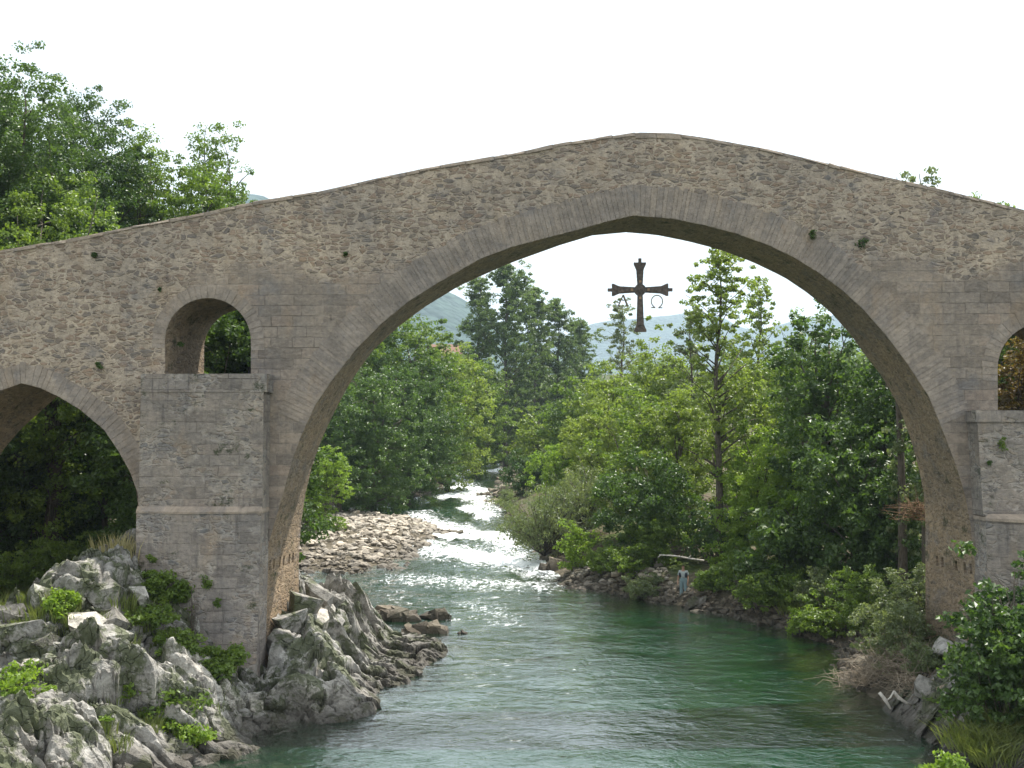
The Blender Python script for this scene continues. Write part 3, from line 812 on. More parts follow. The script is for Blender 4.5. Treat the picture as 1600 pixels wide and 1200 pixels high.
for k in range(4):
    mm = MB()
    a = k * math.pi / 2; cx_, cz_ = c0.x + 13 * kpx * math.cos(a), c0.z + 13 * kpx * math.sin(a)
    mm.prism([(cx_ + 2.6 * kpx * math.cos(b), cz_ + 2.6 * kpx * math.sin(b)) for b in [math.pi / 4 + 2 * math.pi * j / 4 for j in range(4)]], DC - .10, DC + .10)
    mm.build('gem_plate', M_GOLD, cross)
def lp(px, py): q = P(px, py, DC); return (q.x, DC, q.z)
mm = MB()
rA = 1.0 * kpx
mm.tube([lp(973.7, 461), lp(966.5, 477)], rA * 1.0, 6); mm.tube([lp(973.7, 461), lp(980, 476.5)], rA * 1.5, 6)
mm.tube([lp(970, 467.5), lp(973.8, 469.5), lp(977.5, 467.5)], rA * .8, 6)
mm.tube([lp(964, 478), lp(968.5, 477.4)], rA * .9, 6); mm.tube([lp(977.5, 477.4), lp(982, 477.4)], rA * .9, 6)
mm.build('letter_alpha', M_BRZL, cross)
mm = MB(); pts = []
for k in range(23):
    a = R(-58 + (360 - 64) * k / 22)
    pts.append(lp(1026.5 + 8.8 * math.cos(a), 471 - 9.6 * math.sin(a)))
pts = [lp(1030, 480.5)] + pts + [lp(1023, 480.5)]
mm.tube(pts, rA * .85, 6); mm.tube([lp(1028.5, 480.9), lp(1035, 480.9)], rA * .85, 6); mm.tube([lp(1017.5, 480.6), lp(1024, 480.6)], rA * .85, 6)
mm.build('letter_omega', M_BRZL, cross)
mm = MB()
ct = P(1000, 404, DC)
mm.tube([(c0.x, DC, c0.z + 48 * kpx), (c0.x, DC, P(1000, 352, DC).z)], .002, 4)
for px in (973.7, 1026.5): mm.tube([lp(px, 461.5), (P(px, 450, DC).x, DC, c0.z)], .002, 4)
for px in (957, 1043): mm.tube([lp(px, 447), (P(px + (1000 - px) * .12, 356, DC).x, DC, P(px, 362, DC).z)], .0015, 4)
mm.build('wire', M_BRZL, cross)

# ------------------------------------------------------------------ rocks
def hull_templates(n, boxy, seed, npt=16):
    rr = random.Random(seed); out = []
    for _ in range(n):
        bm = bmesh.new()
        for _k in range(npt):
            v = Vector((rr.gauss(0, 1), rr.gauss(0, 1), rr.gauss(0, 1))).normalized()
            mx = max(abs(c) for c in v); v = v * ((1 - boxy) + boxy / mx) * rr.uniform(.8, 1.05)
            bm.verts.new(v)
        r = bmesh.ops.convex_hull(bm, input=bm.verts)
        bmesh.ops.delete(bm, geom=[e for e in r['geom_interior'] if isinstance(e, bmesh.types.BMVert)], context='VERTS')
        bm.verts.ensure_lookup_table()
        for i, v in enumerate(bm.verts): v.index = i
        out.append((np.array([v.co[:] for v in bm.verts]), np.array([[v.index for v in f.verts] for f in bm.faces if len(f.verts) == 3])))
        bm.free()
    return out
T_BLOCK = hull_templates(18, .75, 1, 13)
T_ROUND = hull_templates(14, .25, 2, 22)
def rotm(rx, ry, rz): return np.array((Matrix.Rotation(rz, 3, 'Z') @ Matrix.Rotation(ry, 3, 'Y') @ Matrix.Rotation(rx, 3, 'X')))
def scatter_rocks(items, temps, seed):
    """items: (x,y,z,sx,sy,sz,rx,ry,rz)"""
    rr = random.Random(seed); V = []; F = []; A = []; n = 0
    for (x, y, z, sx, sy, sz, rx, ry, rz) in items:
        tv, tf = rr.choice(temps)
        v = (tv * np.array([sx, sy, sz])) @ rotm(rx, ry, rz).T + np.array([x, y, z])
        V.append(v); F.append(tf + n); A.append(np.full(len(v), rr.random())); n += len(v)
    return np.concatenate(V), np.concatenate(F), np.concatenate(A)
# bedrock: a fractured height sheet of tilted slabs
def worley(u, v, seed):
    iu, iv = np.floor(u).astype(np.int64), np.floor(v).astype(np.int64)
    best = np.full(u.shape, 9e9); second = best.copy(); res = [np.zeros(u.shape) for _ in range(5)]
    for a in (-1, 0, 1):
        for b in (-1, 0, 1):
            cu, cv = iu + a, iv + b
            r = [_h(cu, cv, cv * 0 + k, seed) for k in range(5)]
            du, dv = u - (cu + r[0]), v - (cv + r[1]); dd = np.abs(du) ** 1.5 + np.abs(dv) ** 1.5
            c = dd < best
            second = np.where(c, best, np.minimum(second, dd))
            for q, val in zip(res, (r[2], r[3] - .5, r[4] - .5, du, dv)): q[c] = val[c]
            best = np.where(c, dd, best)
    return res[0], res[1] * res[3] + res[2] * res[4], second - best
def bedrock(x0, x1, y0, y1, step, seed, amp=1.0):
    X_, Y_ = np.meshgrid(np.arange(x0, x1, step), np.arange(y0, y1, step))
    base = ground(X_, Y_, False)
    w1, w2 = fbm(X_ * .5, Y_ * .5, 0, seed, 3) * .5, fbm(X_ * .5, Y_ * .5, 7, seed, 3) * .5
    an = .45; U, Vv = (X_ + w1) * math.cos(an) + (Y_ + w2) * math.sin(an), -(X_ + w1) * math.sin(an) + (Y_ + w2) * math.cos(an)
    h = np.zeros_like(X_)
    for sc_, st, a, tl, sd in ((2.3, .95, 1.15, 1.0, 1), (.95, .42, .50, .6, 2), (.42, .19, .20, .30, 3), (.20, .11, .08, .15, 4)):
        r, t_, e = worley(U / sc_, Vv / st, seed + sd)
        h += a * (r - .42) + tl * t_ * sc_ * .8 - a * .55 * np.exp(-(e / .09))
    edge = np.minimum.reduce([X_ - x0, x1 - X_, Y_ - y0, y1 - Y_])
    s = sdf(X_, Y_)
    fade = np.clip(edge / .8, 0, 1) * np.clip((s + 1.5) / .9, 0, 1)
    amp = amp * np.clip((base - WL(Y_) + .9) / 2.2, .35, 1)
    base = base + .55 * amp * sstep(-.8, .5, s) * (1 - sstep(2, 4, s))
    z = base + (h * amp * .85 + .12) * fade - .7 * (1 - fade) + .03 * fbm(X_ * 5, Y_ * 5, 0, seed + 9, 2)
    V = np.stack([X_ + .12 * h, Y_ - .25 * h, z], -1).reshape(-1, 3)
    F = grid_faces(X_.shape[0], X_.shape[1]); keep = (s.ravel()[F] > -1.9).all(1)
    t_ = np.clip(.5 + .35 * fbm(X_ * .4, Y_ * .4, 0, seed + 4, 3), 0, 1).ravel()
    return V, F[keep], t_
# left outcrop, laid over the steep bank
items = []
rr = random.Random(21)
def add_outcrop(n, fx, s0, s1, tilt=(.5, .25)):
    k = 0
    while k < n:
        x, y = fx()
        z = G(x, y); s = s0 + (s1 - s0) * rr.random() ** 2.2
        if float(sdf(np.array([x]), np.array([y]))[0]) < -.25: continue
        items.append((x, y, z + s * rr.uniform(-.25, .28), s * rr.uniform(.6, 1.3), s * rr.uniform(.5, .9), s * rr.uniform(.55, 1.15),
                      rr.gauss(tilt[0], .22), rr.gauss(tilt[1], .22), rr.gauss(.3, .5)))
        k += 1
add_outcrop(90, lambda: (rr.uniform(-18.5, -8.5), rr.uniform(26.5, 35)), .16, .75)
add_outcrop(30, lambda: (rr.uniform(-18.5, -12), rr.uniform(30.5, 34.5)), .2, .8, (.3, .5))
add_outcrop(110, lambda: (rr.uniform(-9.4, -3.6), rr.uniform(34.5, 44.6)), .08, .32, (.6, -.5))
add_outcrop(20, lambda: (rr.uniform(-9.4, -7.4), rr.uniform(36, 41)), .25, .8, (.6, -.5))
add_outcrop(420, lambda: (rr.uniform(-18, -8.8), rr.uniform(26.5, 34.8)), .07, .30)
# crest blocks that make the skyline of the outcrop
for px, py, d, s in [(92, 905, 32.5, .55), (60, 930, 32, .5), (30, 962, 31.5, .5), (8, 985, 31, .5), (120, 915, 33, .5), (160, 893, 33.5, .42), (195, 892, 34, .45), (205, 905, 34, .5), (140, 900, 33.4, .4),
                     (175, 930, 33.2, .55), (215, 925, 33.4, .42), (100, 950, 32.2, .6), (140, 985, 31.8, .7), (45, 1010, 31, .6), (180, 1010, 31.8, .6), (240, 950, 33.6, .4),
                     (100, 1035, 31, .7), (20, 1060, 30.4, .6), (500, 915, 39, .6), (470, 930, 38, .7), (512, 950, 39.6, .4), (450, 960, 37.2, .6), (495, 960, 38.2, .7), (535, 1000, 40, .35),
                     (440, 1000, 36.4, .6), (480, 1010, 37, .7), (205, 1110, 30.5, .5), (225, 1130, 30.2, .35), (290, 1060, 33, .4)]:
    q = P(px, py, d)
    items.append((q.x, d, q.z - s * .5, s * rr.uniform(.8, 1.1), s * .7, s * rr.uniform(.8, 1.3), rr.gauss(.3, .2), rr.gauss(.3, .3), rr.gauss(.2, .4)))
V, F, A = scatter_rocks(items, T_BLOCK, 3)
V2, F2, A2 = bedrock(-20.5, -3.2, 24.5, 46, .062, 11)
F = [tuple(f) for f in F2.tolist()] + [tuple(f) for f in (F + len(V2)).tolist()]; V = np.concatenate([V2, V]); A = np.concatenate([A2, A])
me = make_mesh('rock_outcrop', V, F, M_ROCK, False, attrs={'tint': A})
oc_ = tag(obj('rock_outcrop', me), 'jagged pale grey limestone outcrop carrying the left bridge pier', 'rock outcrop')
# right bank rocks under the right pier
items = []
add_outcrop(30, lambda: (rr.uniform(11.0, 17.5), rr.uniform(27.5, 35.5)), .14, .55)
for px, py, d, s in [(1470, 1100, 33.3, .7), (1450, 1070, 34, .6), (1500, 1020, 34.6, .6), (1490, 1060, 34.2, .6), (1520, 1090, 33, .5), (1475, 1010, 35.4, .5), (1590, 1175, 29.6, .45), (1560, 1190, 29.2, .4), (1600, 1190, 29.4, .5)]:
    q = P(px, py, d); items.append((q.x, d, q.z - s * .3, s, s * .8, s, rr.gauss(.3, .3), rr.gauss(.2, .3), rr.gauss(0, .8)))
V, F, A = scatter_rocks(items, T_BLOCK, 4)
V2, F2, A2 = bedrock(10.3, 18.5, 24.5, 36.5, .08, 23, .8)
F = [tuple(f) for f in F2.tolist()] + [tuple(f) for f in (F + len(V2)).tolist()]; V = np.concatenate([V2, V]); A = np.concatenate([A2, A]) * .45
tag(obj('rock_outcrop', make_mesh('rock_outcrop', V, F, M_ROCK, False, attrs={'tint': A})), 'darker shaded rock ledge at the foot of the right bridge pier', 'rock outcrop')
# gravel bar and shingle
def shore_stones(n, x0, x1, y0, y1, s0, s1, smin, smax, seed, mat, name):
    r = np.random.default_rng(seed); its = []
    xs_, ys_ = r.uniform(x0, x1, n * 14), r.uniform(y0, y1, n * 14)
    s = sdf(xs_, ys_); ok = (s > smin) & (s < smax); xs_, ys_ = xs_[ok][:n], ys_[ok][:n]
    zs_ = ground(xs_, ys_)
    for x, y, z in zip(xs_, ys_, zs_):
        q = s0 + (s1 - s0) * r.random() ** 3
        its.append((x, y, z + q * .2, q * r.uniform(.8, 1.5), q * r.uniform(.7, 1.1), q * r.uniform(.4, .7), r.normal(0, .2), r.normal(0, .2), r.uniform(0, 6.3)))
    V, F, A = scatter_rocks(its, T_ROUND, seed)
    return tag(obj(name, make_mesh(name, V, F, mat, False, attrs={'tint': A})), None, None, kind='stuff')
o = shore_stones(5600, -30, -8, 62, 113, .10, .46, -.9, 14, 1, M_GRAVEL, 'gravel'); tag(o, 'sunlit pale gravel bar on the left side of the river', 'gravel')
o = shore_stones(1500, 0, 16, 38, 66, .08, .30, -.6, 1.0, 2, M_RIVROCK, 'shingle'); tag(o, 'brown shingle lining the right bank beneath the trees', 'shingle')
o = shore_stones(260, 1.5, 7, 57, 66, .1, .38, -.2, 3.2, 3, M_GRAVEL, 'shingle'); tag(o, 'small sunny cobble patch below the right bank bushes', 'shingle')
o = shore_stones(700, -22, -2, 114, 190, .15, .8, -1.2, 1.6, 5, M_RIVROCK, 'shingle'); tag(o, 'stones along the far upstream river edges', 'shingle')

def boulder(px, py, sx, sy, sz, label, mat=M_RIVROCK, cat='boulder', n=6, seed=0, group=None, tilt=0.0, on_ground=False):
    """a river boulder of fused facets: px,py at its waterline"""
    x, y = W(px, py); r_ = random.Random(seed)
    z = G(x, y) if on_ground else float(WL(y))
    its = []
    for k in range(n):
        u = (k / max(1, n - 1) - .5) * 1.3
        its.append((u * sx, r_.uniform(-.3, .3) * sy, sz * .25 * (1 - abs(u)), sx * r_.uniform(.35, .55), sy * r_.uniform(.5, .8), sz * r_.uniform(.55, 1) * (1 - .5 * abs(u)), r_.gauss(.1, .2), r_.gauss(tilt, .2), r_.gauss(0, .4)))
    V, F, A = scatter_rocks(its, T_BLOCK, seed + 50)
    return tag(obj('boulder', make_mesh('boulder', V, F, mat, False, attrs={'tint': A}), loc=(x, y, z)), label, cat, group)
boulder(610, 968, 1.5, .7, .75, 'long low pale topped boulder nearest the left pier in the river', seed=1, n=9)
boulder(682, 966, .8, .5, .5, 'dark rounded boulder at the right end of the midstream rocks', seed=2, n=5)
boulder(665, 988, 1.1, .6, .55, 'brown boulder in front of the midstream rock cluster', seed=3, n=7)
boulder(722, 989, .22, .2, .16, 'tiny boulder tip breaking the water beside the midstream rocks', seed=4, n=3)
boulder(672, 762, 2.0, 1.4, 1.1, 'dark boulder at the left edge of the far rapid', seed=5, n=5)
boulder(640, 1055, .5, .4, .4, 'pale boulder at the tip of the left rock spit', M_ROCK, seed=6, n=4)
boulder(868, 890, 1.2, .9, .9, 'dark wet boulder under the grey willow on the right bank', seed=7, n=5)
boulder(1088, 950, .55, .5, .95, 'tall leaning grey boulder beside the standing man', M_ROCK, seed=8, n=4, tilt=.5)
boulder(1075, 940, .42, .35, .5, 'small pale rounded boulder just behind the man', M_GRAVEL, seed=9, n=3)
boulder(1042, 941, .8, .5, .35, 'flat grey brown boulder to the left of the man', seed=10, n=5)
boulder(1200, 975, .5, .4, .3, 'low boulder below the shaded right bank thicket', seed=11, n=4)
boulder(1250, 992, .35, .3, .3, 'rounded grey boulder at the water near the right pier thicket', seed=12, n=3)
boulder(705, 832, .9, .6, .35, 'brown boulder at the tip of the gravel bar', seed=13, n=4)
boulder(760, 775, 1.1, .8, .5, 'reddish boulder on the right side of the far rapid', seed=14, n=5)

# ------------------------------------------------------------------ trees and shrubs
def leaves(C, Rc, n, L, W_, rng, up=.5, droop=0.0):
    """n leaves around every clump centre C (k,3) with radii Rc (k,)"""
    k = len(C); tot = k * n
    c = np.repeat(C, n, 0); r = np.repeat(Rc, n)
    d = rng.normal(size=(tot, 3)); d /= np.linalg.norm(d, axis=1, keepdims=True) + 1e-9
    rad = rng.random(tot) ** .45
    p = c + d * (r * rad)[:, None] * np.array([1.0, 1.0, .62])
    p[:, 2] -= droop * r * rng.random(tot)
    nn = rng.normal(size=(tot, 3)) * .75 + d * .35; nn[:, 2] += up
    nn /= np.linalg.norm(nn, axis=1, keepdims=True)
    a = np.cross(nn, rng.normal(size=(tot, 3))); a /= np.linalg.norm(a, axis=1, keepdims=True) + 1e-9
    if droop: a[:, 2] -= .8 * droop; a /= np.linalg.norm(a, axis=1, keepdims=True)
    b = np.cross(nn, a)
    sz = rng.uniform(.65, 1.25, tot)[:, None]
    A_, B_ = a * sz * L / 2, b * sz * W_ / 2
    V = np.stack([p - A_, p + B_ - A_ * .1 + nn * W_ * .12, p + A_, p - B_ - A_ * .1 + nn * W_ * .12], 1).reshape(-1, 3)
    F = np.arange(tot * 4).reshape(-1, 4)
    t = np.repeat(np.clip(np.repeat(rng.random(k), n) * .6 + rng.random(tot) * .4, 0, 1), 4)
    return V, F, t
def limb(mm, a, b, r0, r1, rng, n=5, bend=.12):
    a = np.array(a, float); b = np.array(b, float); L = np.linalg.norm(b - a)
    mid = (a + b) / 2 + rng.normal(size=3) * L * bend + np.array([0, 0, L * .08])
    pts = [tuple((1 - u) ** 2 * a + 2 * u * (1 - u) * mid + u * u * b) for u in np.linspace(0, 1, n)]
    mm.tube(pts, [r0 + (r1 - r0) * u for u in np.linspace(0, 1, n)], 5)
PROTO = {}
def build_tree(key, kind, H, Wd, seed, mat, leaf=.2, rc=.42, dens=1.0, low=.12, far=1.0):
    """a tree of height H and crown width Wd standing at the origin -> (crown mesh, trunk mesh, H, Wd)"""
    rng = np.random.default_rng(seed)
    leaf = leaf * far ** .8; rc = rc * far ** .7
    nclump = int(min(2600, max(90, dens * 1.25 * Wd * H / rc ** 2))); nleaf = int(min(130, max(24, .80 * 6.2 * (rc / leaf) ** 2 * (2.2 if rc / leaf < 2.2 else 1.6))))
    mm = MB()
    if kind in ('broad', 'shrub'):
        nl = (9 if H < 14 else 14) if kind == 'broad' else 7; lobes = []
        for i in range(nl):
            an = i * 2.4 + rng.uniform(-.4, .4); u = rng.uniform(.05, 1)
            zc = H * (low + (.88 - low) * (i + .5) / nl); prof = math.sin(math.pi * min(.97, max(.12, (zc / H - low) / (1 - low) * .85 + .12))) ** .6
            rl = Wd * .5 * prof
            lobes.append((np.array([math.cos(an) * rl * .50, math.sin(an) * rl * .50, zc]), np.array([rl * .62, rl * .62, H * .17 + .1])))
        C = []; lw = np.array([l[1][0] ** 2 for l in lobes]); lw /= lw.sum()
        while len(C) < nclump:
            i = rng.choice(nl, p=lw); d = rng.normal(size=3); d /= np.linalg.norm(d)
            p = lobes[i][0] + d * lobes[i][1] * rng.random() ** .3 * rng.uniform(.85, 1.12)
            if p[2] < .02 * H or p[2] > H: continue
            if float(vnoise(p[0] * .6, p[1] * .6, p[2] * .6, seed)) < -.5: continue
            C.append(p)
        C = np.array(C); Rc = rng.uniform(.6, 1.35, nclump) * rc
        V, F, t = leaves(C, Rc, nleaf, leaf, leaf * .62, rng)
        tr = .022 * H if kind == 'broad' else .012 * H
        topz = H * .8
        pts = [(rng.normal(0, .01) * H * (k > 0), rng.normal(0, .01) * H * (k > 0), topz * k / 7 - (.3 if k == 0 else 0)) for k in range(8)]
        mm.tube(pts, [tr * (1 - .85 * k / 7) for k in range(8)], 8)
        for l in lobes:
            z0 = min(l[0][2] * .6, topz * .8)
            limb(mm, (0, 0, z0), l[0], tr * .32, tr * .09, rng)
            for _ in range(4):
                e = l[0] + rng.normal(size=3) * l[1] * .45
                limb(mm, l[0], e, tr * .09, tr * .02, rng)
        if kind == 'shrub':
            for _ in range(9):
                an = rng.uniform(0, 6.28); q = rng.uniform(.2, .42) * Wd
                limb(mm, (0, 0, -.1), (math.cos(an) * q, math.sin(an) * q, H * rng.uniform(.4, .8)), tr * .5, tr * .12, rng)
    elif kind in ('poplar', 'feather'):
        C = []; Rc = []
        tr = .013 * H
        mm.tube([(math.sin(k) * .012 * H * k / 9, math.cos(k * 1.7) * .01 * H * k / 9, H * .97 * k / 9 - (.3 if k == 0 else 0)) for k in range(10)], [tr * (1 - .93 * k / 9) for k in range(10)], 8)
        nb = 60 if kind == 'poplar' else 90
        for i in range(nb):
            u = (i + rng.random()) / nb; z0 = H * (low + (.96 - low) * u)
            prof = max(.12, math.sin(math.pi * min(1, .18 + .78 * u))) ** .7 if kind == 'poplar' else (1 - u) ** .7 * .9 + .12
            L = Wd * .5 * prof * rng.uniform(.55, 1.15)
            an = rng.uniform(0, 6.283); el = rng.uniform(.5, 1.0) if kind == 'poplar' else rng.uniform(.3, .8)
            e = np.array([math.cos(an) * L * math.cos(el * .6), math.sin(an) * L * math.cos(el * .6), z0 + L * math.sin(el)])
            b0 = np.array([0, 0, z0]); limb(mm, b0, e, tr * .33 * (1.1 - u), tr * .05, rng, bend=.06)
            nc = max(2, int(nclump / nb))
            for k in range(nc):
                w = rng.uniform(.3, 1.05); p = b0 + (e - b0) * w + rng.normal(size=3) * (L * .20 + .22)
                C.append(p); Rc.append(rng.uniform(.5, 1.2) * rc)
        C = np.array(C); Rc = np.array(Rc)
        V, F, t = leaves(C, Rc, nleaf, leaf, leaf * .7, rng, up=.35)
    elif kind == 'willow':
        C = []; Rc = []
        tr = .02 * H
        for i in range(int(nclump / 6)):
            an = rng.uniform(0, 6.283); L = Wd * .5 * rng.random() ** .5
            e = np.array([math.cos(an) * L, math.sin(an) * L, H * (.98 - .55 * (L / (Wd * .5)) ** 2) * rng.uniform(.55, 1)])
            b0 = np.array([0, 0, H * .05]); limb(mm, b0, e, tr * .5, tr * .08, rng, 6, .1)
            for k in range(6):
                w = rng.uniform(.45, 1.05); C.append(b0 + (e - b0) * w + rng.normal(size=3) * .05 * Wd); Rc.append(rc * rng.uniform(.6, 1.3))
        V, F, t = leaves(np.array(C), np.array(Rc), nleaf, leaf, leaf * .26, rng, up=.2, droop=.6)
    PROTO[key] = (make_mesh('crown', V, F, mat, False, attrs={'tint': t}), mm.mesh('trunk', M_BARK, True), H, Wd)

SPEC = {   # kind, material, leaf, clump radius, density, crown start, (aspect independent)
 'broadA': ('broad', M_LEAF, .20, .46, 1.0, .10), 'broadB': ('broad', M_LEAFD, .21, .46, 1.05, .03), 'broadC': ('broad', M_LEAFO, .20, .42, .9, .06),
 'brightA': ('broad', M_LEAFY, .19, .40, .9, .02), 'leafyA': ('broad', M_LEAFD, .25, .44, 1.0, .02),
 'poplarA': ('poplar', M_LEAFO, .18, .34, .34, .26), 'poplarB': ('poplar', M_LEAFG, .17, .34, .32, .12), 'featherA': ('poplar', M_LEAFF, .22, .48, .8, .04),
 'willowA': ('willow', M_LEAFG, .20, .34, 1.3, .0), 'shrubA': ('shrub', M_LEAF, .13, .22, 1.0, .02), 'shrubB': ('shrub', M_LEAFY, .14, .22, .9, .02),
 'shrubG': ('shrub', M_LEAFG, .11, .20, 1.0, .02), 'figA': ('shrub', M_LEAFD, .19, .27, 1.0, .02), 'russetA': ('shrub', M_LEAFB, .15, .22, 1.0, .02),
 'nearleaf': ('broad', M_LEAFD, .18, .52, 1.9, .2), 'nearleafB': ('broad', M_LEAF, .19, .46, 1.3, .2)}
def get_tree(key, H, Wd, d):
    kind, mat, leaf, rc, dens, low = SPEC[key]
    bh = round(math.log(H) / .30); ba = round(math.log(H / Wd) / .30); bf = 1.0 if d < 72 else (1.35 if d < 120 else 1.8)
    k = (key, bh, ba, bf)
    if k not in PROTO:
        Hn = math.exp(bh * .30); Wn = Hn / math.exp(ba * .30)
        build_tree(k, kind, Hn, Wn, (bh * 31 + (ba + 9) * 7 + sum(map(ord, key))) % 9973, mat, leaf, rc, dens, low, bf)
    return PROTO[k]
def plant(key, px, d, toprow, wpx, name, label, cat, group=None, base=None, rz=None, dz=0.0):
    """put a copy of a prototype at photograph column px, distance d, top at photograph row toprow, crown wpx wide"""
    q = P(px, toprow, d); x = q.x; zb = G(x, d) if base is None else base
    cr, tr, H, Wd = get_tree(key, max(.4, q.z - zb), wpx * d / F_PX, d)
    sh = (q.z - zb) / H; sw = wpx * d / F_PX / Wd
    e = empty(name, (x, d, zb), label, cat, group, rz if rz is not None else random.uniform(0, 6.28))
    e.scale = (sw, sw, sh)
    a = obj('crown', cr, e); b = obj('trunk', tr, e)
    return e
T, S = 'tree', 'shrub'
# --- seen over the bridge, left; some trees behind it added for shade
plant('nearleaf', 20, 50, 88, 330, 'broadleaf_tree', 'tall dense tree rising highest over the left end of the bridge', T)
plant('nearleaf', 130, 56, 140, 260, 'broadleaf_tree', 'tree sloping down behind the bridge just right of the tallest left tree', T)
plant('nearleaf', -140, 52, 120, 330, 'broadleaf_tree', 'tree cut by the left picture edge above the bridge', T)
plant('nearleafB', 335, 60, 172, 150, 'broadleaf_tree', 'airy pale tree whose tip stands alone over the left parapet', T)
plant('nearleafB', 245, 58, 205, 200, 'broadleaf_tree', 'light green tree between the tall left tree and the lone tip', T)
plant('nearleafB', 300, 55, 240, 190, 'broadleaf_tree', 'light green low crown just over the left parapet', T)
plant('broadA', 90, 47, 250, 260, 'broadleaf_tree', 'dark lower crown behind the left parapet and the side arch', T)
plant('shrubB', 352, 47, 470, 150, 'bush', 'sunlit green bush seen through the small left flood arch', S, base=-4)
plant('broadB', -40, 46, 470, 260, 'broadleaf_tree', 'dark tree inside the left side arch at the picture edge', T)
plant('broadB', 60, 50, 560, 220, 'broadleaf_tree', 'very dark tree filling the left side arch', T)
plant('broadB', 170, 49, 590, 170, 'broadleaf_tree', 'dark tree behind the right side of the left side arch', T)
plant('shrubA', 20, 43.5, 850, 170, 'bush', 'dark green bush on the ground beneath the left side arch', S)
plant('shrubA', 120, 44.5, 830, 160, 'bush', 'shaded bush beside the left pier under the side arch', S)
plant('nearleaf', 30, 60, 120, 300, 'broadleaf_tree', 'dense dark crown filling the sky gap behind the tallest left tree', T)
plant('nearleaf', 205, 62, 225, 160, 'broadleaf_tree', 'darker crown between the sloping tree and the lone pale tip', T)
plant('broadB', 250, 45, 345, 260, 'broadleaf_tree', 'tall tree added directly behind the left pier for shade, leaves showing in the flood arch', T)  # added to keep the sun off the bushes under the side arch
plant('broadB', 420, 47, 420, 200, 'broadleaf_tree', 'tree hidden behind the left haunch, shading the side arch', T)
plant('nearleaf', 415, 48, 325, 140, 'broadleaf_tree', 'hidden tree added behind the right half of the left pier to shade the side arch', T)  # unseen, added to darken the space under the left side arch
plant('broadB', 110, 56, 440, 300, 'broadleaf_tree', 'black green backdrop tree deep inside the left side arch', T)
# --- left bank upstream
plant('shrubB', 508, 84, 692, 90, 'bush', 'pale green bush at the gravel bar right beside the left pier', S)
plant('shrubG', 478, 82, 780, 40, 'bush', 'small grey green bush between left pier and gravel bar', S)
plant('broadB', 585, 104, 560, 190, 'broadleaf_tree', 'dark tree behind the gravel bar seen beside the left pier', T)
plant('broadB', 530, 98, 600, 150, 'broadleaf_tree', 'deep green tree partly hidden by the left haunch of the arch', T)
plant('broadB', 640, 116, 545, 170, 'broadleaf_tree', 'dark riverside tree overhanging the backwater', T)
plant('broadA', 640, 124, 478, 190, 'broadleaf_tree', 'lit round tree rising above the dark ones on the left bank', T)
plant('broadA', 560, 120, 470, 170, 'broadleaf_tree', 'tree mostly hidden behind the left haunch of the arch', T)
plant('broadC', 700, 136, 520, 150, 'broadleaf_tree', 'yellowish green tree on the left bank in the middle distance', T)
plant('broadB', 690, 150, 600, 120, 'broadleaf_tree', 'dark tree standing over the left edge of the far rapid', T)
plant('broadA', 740, 160, 545, 120, 'broadleaf_tree', 'soft green tree above the place where the river bends', T)
plant('featherA', 790, 170, 408, 130, 'tall_tree', 'tallest feathery tree left of the hanging cross', T)
plant('featherA', 748, 176, 428, 80, 'tall_tree', 'thin bare topped tree just left of the tallest feathery tree', T)
plant('featherA', 836, 182, 450, 110, 'tall_tree', 'second feathery tree to the right of the tallest one', T)
plant('featherA', 872, 188, 468, 90, 'tall_tree', 'narrow feathery tree between the second one and the cross', T)
plant('featherA', 905, 196, 500, 90, 'tall_tree', 'lowest rightmost feathery tree before the misty gap', T)
plant('broadC', 800, 198, 600, 150, 'broadleaf_tree', 'hazy tree closing the river at the bend', T)
plant('broadA', 860, 190, 590, 130, 'broadleaf_tree', 'hazy rounded tree right of the river bend', T)
plant('broadB', 770, 205, 655, 150, 'broadleaf_tree', 'shaded tree down at the river bend', T)
# --- right bank upstream
plant('willowA', 850, 150, 690, 90, 'willow', 'low willow at the far end of the right bank', T)
plant('broadC', 842, 128, 632, 100, 'broadleaf_tree', 'small yellowish tree on the right bank next to the river bend', T)
plant('broadA', 905, 120, 590, 130, 'broadleaf_tree', 'mid green tree left of the grey willow in the distance', T)
plant('broadB', 818, 116, 700, 84, 'broadleaf_tree', 'dark low tree whose foot stands in the right side of the rapid', T)
plant('willowA', 850, 74, 730, 170, 'willow', 'grey green willow bush leaning over the white water', T)
plant('willowA', 915, 77, 700, 130, 'willow', 'taller grey willow just right of the leaning one', T)
plant('willowA', 790, 108, 752, 50, 'willow', 'sparse brownish willow standing on stones by the rapid', T)
plant('shrubB', 900, 66, 800, 70, 'bush', 'bright bush at the water left of the cobble patch', S)
plant('brightA', 868, 96, 690, 90, 'broadleaf_tree', 'bright yellow green sapling above the willows', T)
plant('poplarB', 972, 118, 470, 85, 'slender_tree', 'pale slender tree with its tip below the hanging cross', T)
plant('broadC', 960, 95, 560, 170, 'broadleaf_tree', 'olive green tree under the foot of the cross', T)
plant('broadC', 1040, 88, 520, 170, 'broadleaf_tree', 'broad olive tree to the left of the tall poplar', T)
plant('broadA', 1000, 72, 600, 190, 'broadleaf_tree', 'yellow green tree overhanging the middle of the right bank', T)
plant('broadC', 935, 84, 620, 130, 'broadleaf_tree', 'light olive tree just above the grey willows', T)
plant('broadC', 1060, 68, 590, 150, 'broadleaf_tree', 'light olive tree left of the poplar trunk above the dark hollow', T)
plant('shrubA', 1112, 56.2, 888, 60, 'bush', 'dark low bush directly right of the man', S)
plant('shrubA', 1185, 53.0, 905, 90, 'bush', 'dark bush dipping to the water below the bright saplings', S)
plant('shrubB', 1140, 58.5, 840, 80, 'bush', 'bright leafy bush at the foot of the tall poplar', S)
